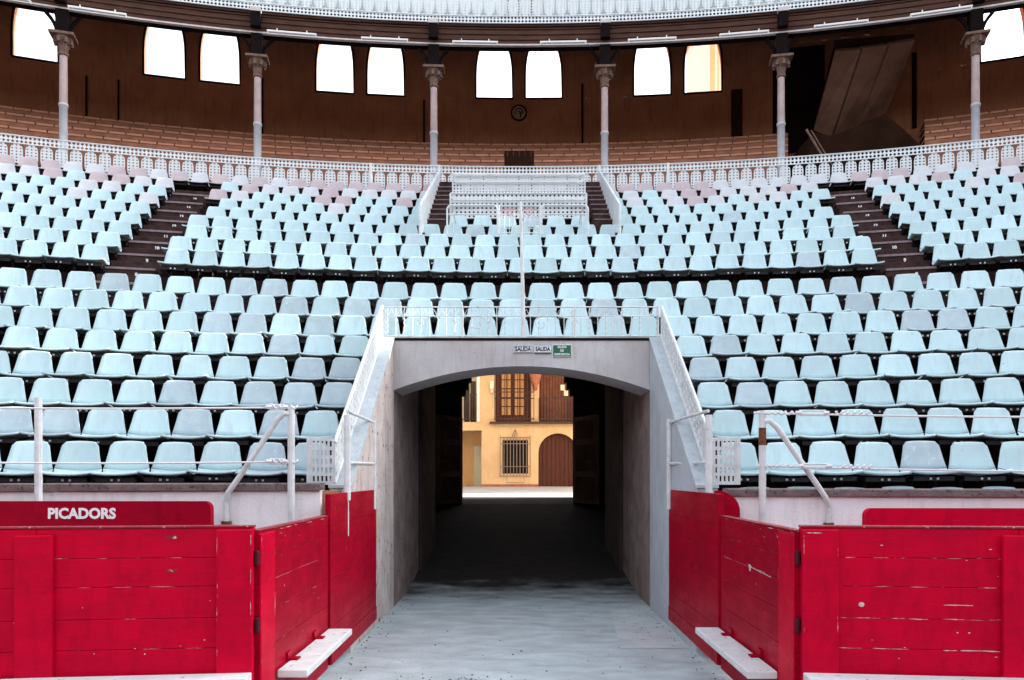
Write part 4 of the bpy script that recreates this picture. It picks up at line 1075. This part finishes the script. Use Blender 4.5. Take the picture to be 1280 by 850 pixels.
# ------------------------------------------------------------------ middle of the upper stand: side panels, lattices, pipe frames, gate
for sgn, lb in ((-1, 'left'), (1, 'right')):
    root = empty('sloping_side_panel', (sgn*2.17, 16.7, 7.1)); tag(root, f'white sloping side panel on the {lb} of the small central stair block', 'panel', 'sloping side panels')
    x = 0; q = [(0, 0, -0.12), (0, 4.2, 2.32), (0, 4.2, 2.95), (0, 0, 0.52)]
    vs = [(-0.025, y, z) for _, y, z in q]+[(0.025, y, z) for _, y, z in q]
    mb = MB(); mb.add(vs, [(0, 1, 2, 3), (7, 6, 5, 4), (0, 4, 5, 1), (1, 5, 6, 2), (2, 6, 7, 3), (3, 7, 4, 0)]); mb.build('sheet', 'lattice', root)
    mb = MB(); mb.tube([(0, -.02, 0.54), (0, 4.2, 2.97)], 0.03, 6); mb.tube([(0, -.01, -0.12), (0, -.01, 0.55)], 0.035, 6); mb.build('frame_bar', 'white_iron', root)
    mb = MB(); mb.add([(-0.06, 0.03, -.4), (0.06, 0.03, -.4), (0.06, 4.2, 2.2), (-0.06, 4.2, 2.2), (-0.06, 0.03, -.13), (0.06, 0.03, -.13), (0.06, 4.2, 2.31), (-0.06, 4.2, 2.31)], [(0, 1, 2, 3), (4, 7, 6, 5), (0, 4, 5, 1), (1, 5, 6, 2), (2, 6, 7, 3), (3, 7, 4, 0)])
    mb.build('kerb', 'stair', root)
    # small stairs beside the lattice block
    ss = empty('central_stair', (sgn*1.94, 17.8, 7.3)); tag(ss, f'narrow brown steps between the {lb} sloping panel and the central lattice', 'stairs', 'narrow central stairs')
    for k in range(9):
        mb = MB(); mb.box((0, 0.15+k*0.34, 0.22+k*0.235), (0.42, 0.34, 0.36)); q_ = mb.build('step', 'stair', ss, bevel=0.006)
        mb = MB(); mb.box((0, 0.15+k*0.34-0.17, 0.22+k*0.235+0.172), (0.42, 0.03, 0.02)); mb.build('step_nosing', 'nosing', q_)
def lattice_panel(px0, px1, y0, y1, Y, label, nrows, bigholes=None, rails=()):
    a = pxw(px0, y1, Y); b = pxw(px1, y0, Y)
    root = empty('lattice_screen', ((a.x+b.x)/2, Y, a.z)); tag(root, label, 'railing', 'central lattice panels')
    W = b.x-a.x; H = b.z-a.z; ny = nrows; nx = int(W/(H/ny))
    mb = MB()
    mb.perforated(nx, ny, lambda i, j: Vector((-W/2+i*W/nx, 0, j*H/ny)), hole=0.30, keep=(None if not bigholes else (lambda i, j: True)))
    mb.build('lattice', 'lattice', root)
    mb = MB()
    for z in (0.0, H): mb.tube([(-W/2, -.01, z), (W/2, -.01, z)], 0.022, 6)
    for x in (-W/2, W/2): mb.tube([(x, -.01, -0.1), (x, -.01, H)], 0.022, 6)
    mb.build('frame', 'white_iron', root)
    for z in rails:
        mb = MB(); mb.tube([(-W/2+.05, -.06, z), (W/2-.05, -.06, z)], 0.018, 6); mb.build('pipe', 'white_iron', root)
    return root, W, H
lp, W, H = lattice_panel(563, 733, 242, 273, 18.30, 'lower white lattice panel behind the small central seats', 6, rails=(0.28, 0.42))
mb = MB()
lp2, W2, H2 = lattice_panel(566, 731, 218, 242, 19.6, 'upper white lattice panel with two pipe rails, below the middle windows', 6, rails=(0.26, 0.44))
# pipe frames in front
for x0, x1, lb in ((559, 622, 'left'), (677, 735, 'right')):
    Y = 16.75; a = pxw(x0, 290, Y); b = pxw(x1, 256.5, Y)
    root = empty('pipe_railing', (a.x, Y, a.z)); tag(root, f'white pipe rail with rounded corner around the {lb} part of the small central seats', 'railing', 'central pipe rails')
    H = b.z-a.z; W = b.x-a.x; r_ = 0.1
    pts = []
    ca = (r_, H-r_); 
    pts.append((0, 0, -0.05)); pts += [(r_-r_*math.cos(q*math.pi/10), 0, H-r_+r_*math.sin(q*math.pi/10)) for q in range(6)]
    pts += [(W-r_+r_*math.sin(q*math.pi/10), 0, H-r_+r_*math.cos(q*math.pi/10)) for q in range(6)]; pts.append((W, 0, -0.12))
    mb = MB(); mb.tube(pts, 0.022, 6); mb.build('pipe_loop', 'white_iron', root)
    mb = MB(); mb.tube([(0.0, 0, H*0.66), (W, 0, H*0.66)], 0.016, 6); mb.build('middle_pipe', 'white_iron', root)
    xx = 0.1 if lb == 'left' else W-0.1
    mb = MB(); mb.tube([(xx, 1.2, H-.02), (xx, 0.0, H-.02)], 0.018, 6); mb.tube([(xx, 0.35, H), (xx, 0.35, 0)], 0.018, 6); mb.build('return_pipe', 'white_iron', root)
Y = 16.9; a = pxw(624, 293, Y); b = pxw(675, 256, Y); W = b.x-a.x; H = b.z-a.z
root = empty('wrought_iron_gate', ((a.x+b.x)/2, Y, a.z)); tag(root, 'small ornamental wrought iron gate with faded pink scrolls between the central pipe rails', 'gate')
mb = MB()
for q in range(9): x = -W/2+W*q/8; mb.tube([(x, 0, 0), (x, 0, H*.72)], 0.008, 5)
mb.tube([(-W/2, 0, H*.05), (W/2, 0, H*.05)], 0.012, 5); mb.tube([(-W/2, 0, H*.2), (W/2, 0, H*.2)], 0.010, 5)
mb.tube([(-W/2, 0, 0), (-W/2, 0, H)], 0.018, 6); mb.tube([(W/2, 0, 0), (W/2, 0, H)], 0.018, 6); mb.build('bars', 'white_iron', root)
mb = MB()
for s_ in (-1, 1):
    mb.tube([(s_*(W/4)+W/4*math.cos(math.pi*q/12), 0, H*.72+0.10*math.sin(math.pi*q/12)) for q in range(13)], 0.014, 5)
    mb.tube([(s_*W*.25+0.09*(1-q/30)*math.cos(q*.45), -.01, H*.74+0.09*(1-q/30)*math.sin(q*.45)) for q in range(24)], 0.010, 5)
    for q in range(5): x = s_*W*(.08+.09*q); mb.tube([(x-.04, 0, H*.55), (x, 0, H*.72), (x+.04, 0, H*.55)], 0.007, 4)
mb.build('scrolls', 'pinkiron', root)

# ------------------------------------------------------------------ courtyard building seen through the tunnel
FY = 36.0
cb = empty('courtyard_house', (0, FY, 1.26)); tag(cb, 'cream orange house seen through the tunnel, with barred windows and an arched brown door', 'building')
def cbp(o): o.parent = cb; o.matrix_parent_inverse = Matrix.Translation((0, -FY, -1.26)); return o
def F(px, py): p = pxw(px, py, FY); return p.x, p.z
# openings as real recesses: wall built from blocks around them
xr0, zr1 = F(577-30, 538); xr1, _ = F(602, 538)        # porch recess
wx0, wz1 = F(628, 550); wx1, wz0 = F(660, 592)
dx0, dz1 = F(673, 541.5); dx1 = dx0+2*(F(697.5, 0)[0]-dx0)
_, sl_ = F(0, 528)
ux0, uz0 = F(619, 526); ux1, uz1 = F(664, 455)
bx0, _ = F(674, 526); bx1, _ = F(735, 526)
lx0, lz0 = F(540, 524); lx1, _ = F(599, 524)
TOP = 7.2
mb = MB()
def blk(x0, x1, z0, z1): mb.bounds(x0, x1, FY, FY+0.45, z0, z1)
WL, WR_ = -16.0, 16.0
zt = sl_+0.02
blk(WL, xr0, 1.0, zt); blk(xr0, xr1, zr1, zt); blk(xr1, wx0, 1.0, zt); blk(wx0, wx1, wz1, zt); blk(wx0, wx1, 1.0, wz0); blk(wx1, dx0, 1.0, zt)
# arch over the door
cxd = (dx0+dx1)/2; rd = (dx1-dx0)/2; zc = dz1-rd
n = 16
for q in range(n):
    t0 = math.pi*q/n; t1 = math.pi*(q+1)/n
    xa, za = cxd-rd*math.cos(t0), zc+rd*math.sin(t0); xb, zb = cxd-rd*math.cos(t1), zc+rd*math.sin(t1)
    mb.add([(xa, FY, za), (xb, FY, zb), (xb, FY, zt), (xa, FY, zt), (xa, FY+.45, za), (xb, FY+.45, zb)], [(0, 1, 2, 3), (0, 4, 5, 1)])
blk(dx1, WR_, 1.0, zt)
blk(WL, lx0, zt, TOP); blk(lx1, ux0, zt, TOP); blk(ux0, ux1, uz1, TOP); blk(ux1, bx0, zt, TOP); blk(lx0, lx1, 7.0, TOP); blk(bx0, bx1, uz1, TOP); blk(bx1, WR_, zt, TOP)
cbp(mb.build('facade_wall', 'facade'))
mb = MB(); mb.bounds(xr0, xr1, FY+1.6, FY+1.7, 1.2, zr1); mb.bounds(xr0-.1, xr0, FY+.45, FY+1.7, 1.2, zr1); mb.bounds(xr1, xr1+.1, FY+.46, FY+1.7, 1.2, zr1+.2); mb.bounds(xr0, xr1, FY+.46, FY+1.7, zr1+.001, zr1+.2)
cbp(mb.build('porch', 'facade'))
mb = MB(); mb.bounds(F(590, 0)[0], F(601, 0)[0], FY+1.52, FY+1.595, 1.25, F(0, 556)[1]); cbp(mb.build('porch_panel', 'sheet'))
mb = MB(); mb.bounds(WL, xr0, FY-.05, FY-.001, 1.2, 1.36); mb.bounds(xr1, dx0, FY-.05, FY-.001, 1.2, 1.36); mb.bounds(dx1, WR_, FY-.05, FY-.001, 1.2, 1.36); cbp(mb.build('plinth', 'plinth'))
mb = MB(); mb.bounds(ux0-.25, bx1, FY-.30, FY-.002, zt-.09, zt); cbp(mb.build('ledge', 'iron'))
# arched door
mb = MB()
for q in range(9):
    x0 = dx0+(dx1-dx0)*q/9; x1 = dx0+(dx1-dx0)*(q+1)/9; xm = max(abs(x0-cxd), abs(x1-cxd)) if True else 0
    z = zc+math.sqrt(max(0, rd*rd-min(rd, min(abs(x0-cxd), abs(x1-cxd)) if (x0-cxd)*(x1-cxd) > 0 else 0)**2))
    mb.bounds(x0+.006, x1-.006, FY+.25, FY+.32, 1.27, z+.02)
d_ = cbp(mb.build('arched_door', 'brownwood', bevel=0.008))
mb = MB(); mb.bounds(dx0, dx1, FY+.33, FY+.36, 1.2, dz1); mb.build('door_backing', 'ceil', None).parent = None
bpy.data.objects['door_backing'].parent = d_; 
bpy.context.view_layer.update(); bpy.data.objects['door_backing'].matrix_parent_inverse = d_.matrix_world.inverted()
# ground floor barred window
wn = MB(); wn.bounds(wx0, wx1, FY+.20, FY+.24, wz0, wz1); wo = cbp(wn.build('window', 'darkglass'))
gm = MB()
gx0, gx1 = wx0-.10, wx1+.10; gz0, gz1 = wz0-.12, wz1+.12
for q in range(8):
    x = wx0+(wx1-wx0)*(q+.5)/8
    pts = [(x, FY-.10, gz1), (x, FY-.10, (gz0+gz1)/2)]+[(x, FY-.10-.13*math.sin(math.pi*t/6), (gz0+gz1)/2-((gz1-gz0)/2)*t/6) for t in range(1, 7)]
    gm.tube(pts, 0.018, 5)
for z in (gz0, gz0+.45, gz1-.3, gz1): gm.tube([(gx0, FY-.10, z), (gx1, FY-.10, z)], 0.018, 5)
for x in (gx0, gx1): gm.tube([(x, FY-.10, gz0), (x, FY-.10, gz1+.12)], 0.018, 5); gm.tube([(x, FY-.1, gz1), (x, FY, gz1)], .018, 5); gm.tube([(x, FY-.1, gz0), (x, FY, gz0)], .018, 5)
cxw = (wx0+wx1)/2
for q in range(3): gm.tube([(cxw-.14+.07*q, FY-.1, gz1), (cxw-.1+.1*q, FY-.1, gz1+.16), (cxw, FY-.1, gz1+.36)], 0.018, 5)
gm.tube([(cxw-.4, FY-.1, gz0-.05), (cxw-.42, FY-.1, gz0-.3), (cxw+.42, FY-.1, gz0-.3), (cxw+.4, FY-.1, gz0-.05)], 0.014, 5)
g_ = gm.build('window_grille', 'iron_white'); g_.parent = wo; g_.matrix_parent_inverse = Matrix.Translation((0, -FY, -1.26)) if False else Matrix()
bpy.context.view_layer.update(); g_.matrix_parent_inverse = wo.matrix_world.inverted()
def sub(o, par):
    o.parent = par; bpy.context.view_layer.update(); o.matrix_parent_inverse = par.matrix_world.inverted(); return o
# upper window with lit curtains
mb = MB(); mb.bounds(ux0, ux1, FY+.28, FY+.32, uz0, uz1); uo = cbp(mb.build('tall_window', 'brownwood'))
for a_, b_ in ((626.5, 639), (643, 655.5)):
    xa, _ = F(a_, 0); xb, _ = F(b_, 0); mb = MB(); mb.bounds(xa, xb, FY+.262, FY+.279, uz0+.25, uz1); sub(mb.build('curtain', 'curtain'), uo)
    mb = MB()
    for z in [uz0+.25+.42*k for k in range(7)]: mb.bounds(xa, xb, FY+.245, FY+.261, z, z+.045)
    for x in (xa, (xa+xb)/2, xb): mb.bounds(x-.02, x+.02, FY+.243, FY+.2445, uz0+.25, uz1)
    sub(mb.build('muntin', 'brownwood'), uo)
def grille(x0, x1, z0, z1, n, m, rails, y=FY-.25):
    mb = MB()
    for q in range(n+1): x = x0+(x1-x0)*q/n; mb.tube([(x, y, z0), (x, y, z1)], 0.016, 5)
    for z in rails: mb.bounds(x0, x1, y-.02, y+.02, z, z+.04)
    for x in (x0, x1): mb.tube([(x, y, z0+.1), (x, FY, z0+.1)], 0.02, 5)
    return cbp(mb.build('balcony_grille', m))
grille(ux0-.02, ux1+.12, uz0, uz1, 12, 'iron', (uz0+.05, uz0+1.0, uz0+1.3))
grille(bx0-.02, bx1, uz0, uz0+1.05, 18, 'iron', (uz0+.05, uz0+1.02))
mb = MB(); mb.bounds(bx0, bx1, FY+.38, FY+.43, uz0, uz1); so2 = cbp(mb.build('shutter', 'brownwood'))
mb = MB()
for q in range(9): x = bx0+.1+q*.14; mb.bounds(x, x+.09, FY+.355, FY+.379, uz0, uz0+2.3)
sub(mb.build('shutter_slat', 'brownshut'), so2)
mb = MB(); x_, z_ = F(669, 482); mb.lathe([(0.06, -.25), (0.10, -.2), (0.14, 0.0), (0.24, .25), (0.28, .5), (.28, .8)], (x_, FY-.12, z_), 10); cbp(mb.build('corbel', 'plinth', smooth=True))
x_, z_ = F(615, 482); mb = MB(); mb.box((x_, FY-.15, z_), (.16, .3, .35)); mb.box((x_, FY-.1, z_-.25), (.10, .2, .2)); cbp(mb.build('corbel', 'facade_trim'))
x_, z_ = F(702, 488); mb = MB()
for q in range(2): mb.bounds(x_-.03+.16*q, x_+.16+.16*q, FY+.30, FY+.35, z_-.26*q-.26+.3, z_-.26*q+.3)
cbp(mb.build('stepped_trim', 'facade_trim'))
# left balcony
mb = MB(); mb.bounds(lx0, lx1, FY+.9, FY+1.0, zt, 7.0); mb.bounds(lx0, lx1, FY+.46, FY+.9, 6.9, 7.0); bo = cbp(mb.build('balcony_back', 'facade_trim'))
mb = MB()
for px in (582, 590): x_, _ = F(px, 0); mb.bounds(x_-.12, x_+.12, FY+.86, FY+.899, zt, 6.3)
sub(mb.build('balcony_window', 'darkglass'), bo)
mb = MB(); x_, _ = F(598, 0); mb.bounds(x_-.07, x_+.07, FY-.10, FY-.002, zt, 7.0); cbp(mb.build('downpipe', 'sheet'))
grille(F(572, 0)[0], F(596, 0)[0], uz0+.02, uz0+1.25, 9, 'iron', (uz0+.05, uz0+1.2), y=FY-.05)
mb = MB(); mb.bounds(WL, WR_, FY-.3, FY+6, TOP, TOP+.2); cbp(mb.build('roof', 'plinth'))
mb = MB(); mb.bounds(WL, WL+.3, FY+.46, FY+6, 1.0, TOP); mb.bounds(WR_-.3, WR_, FY+.46, FY+6, 1.0, TOP); mb.bounds(WL, WR_, FY+5.7, FY+5.99, 1.0, TOP-.01); cbp(mb.build('side_wall', 'facade'))

# tower seen through the fourth window
tw = empty('corner_tower', (10, 36.5, 1.2)); tag(tw, 'pale pink tower corner visible through a gallery window right of the middle', 'tower')
x0 = (876.5-646)/960*35-.07
mb = MB(); mb.bounds(x0-10, x0-10+2.6, -1.5, 1.5, 0, 21.5); mb.build('shaft', 'tower', tw)
mb = MB(); mb.bounds(x0-10+.42, x0-10+.62, -1.53, -1.501, 0, 20.8); mb.bounds(x0-10+.75, x0-10+.80, -1.53, -1.501, 0, 20.8); mb.build('corner_band', 'tower_band', tw)
mb = MB(); mb.bounds(x0-10-.2, x0-10+2.8, -1.7, 1.7, 21.5, 21.8); mb.bounds(x0-10+.6, x0-10+2.0, -.7, .7, 21.8, 23.6); mb.build('cap', 'tower_band', tw, bevel=0.05)
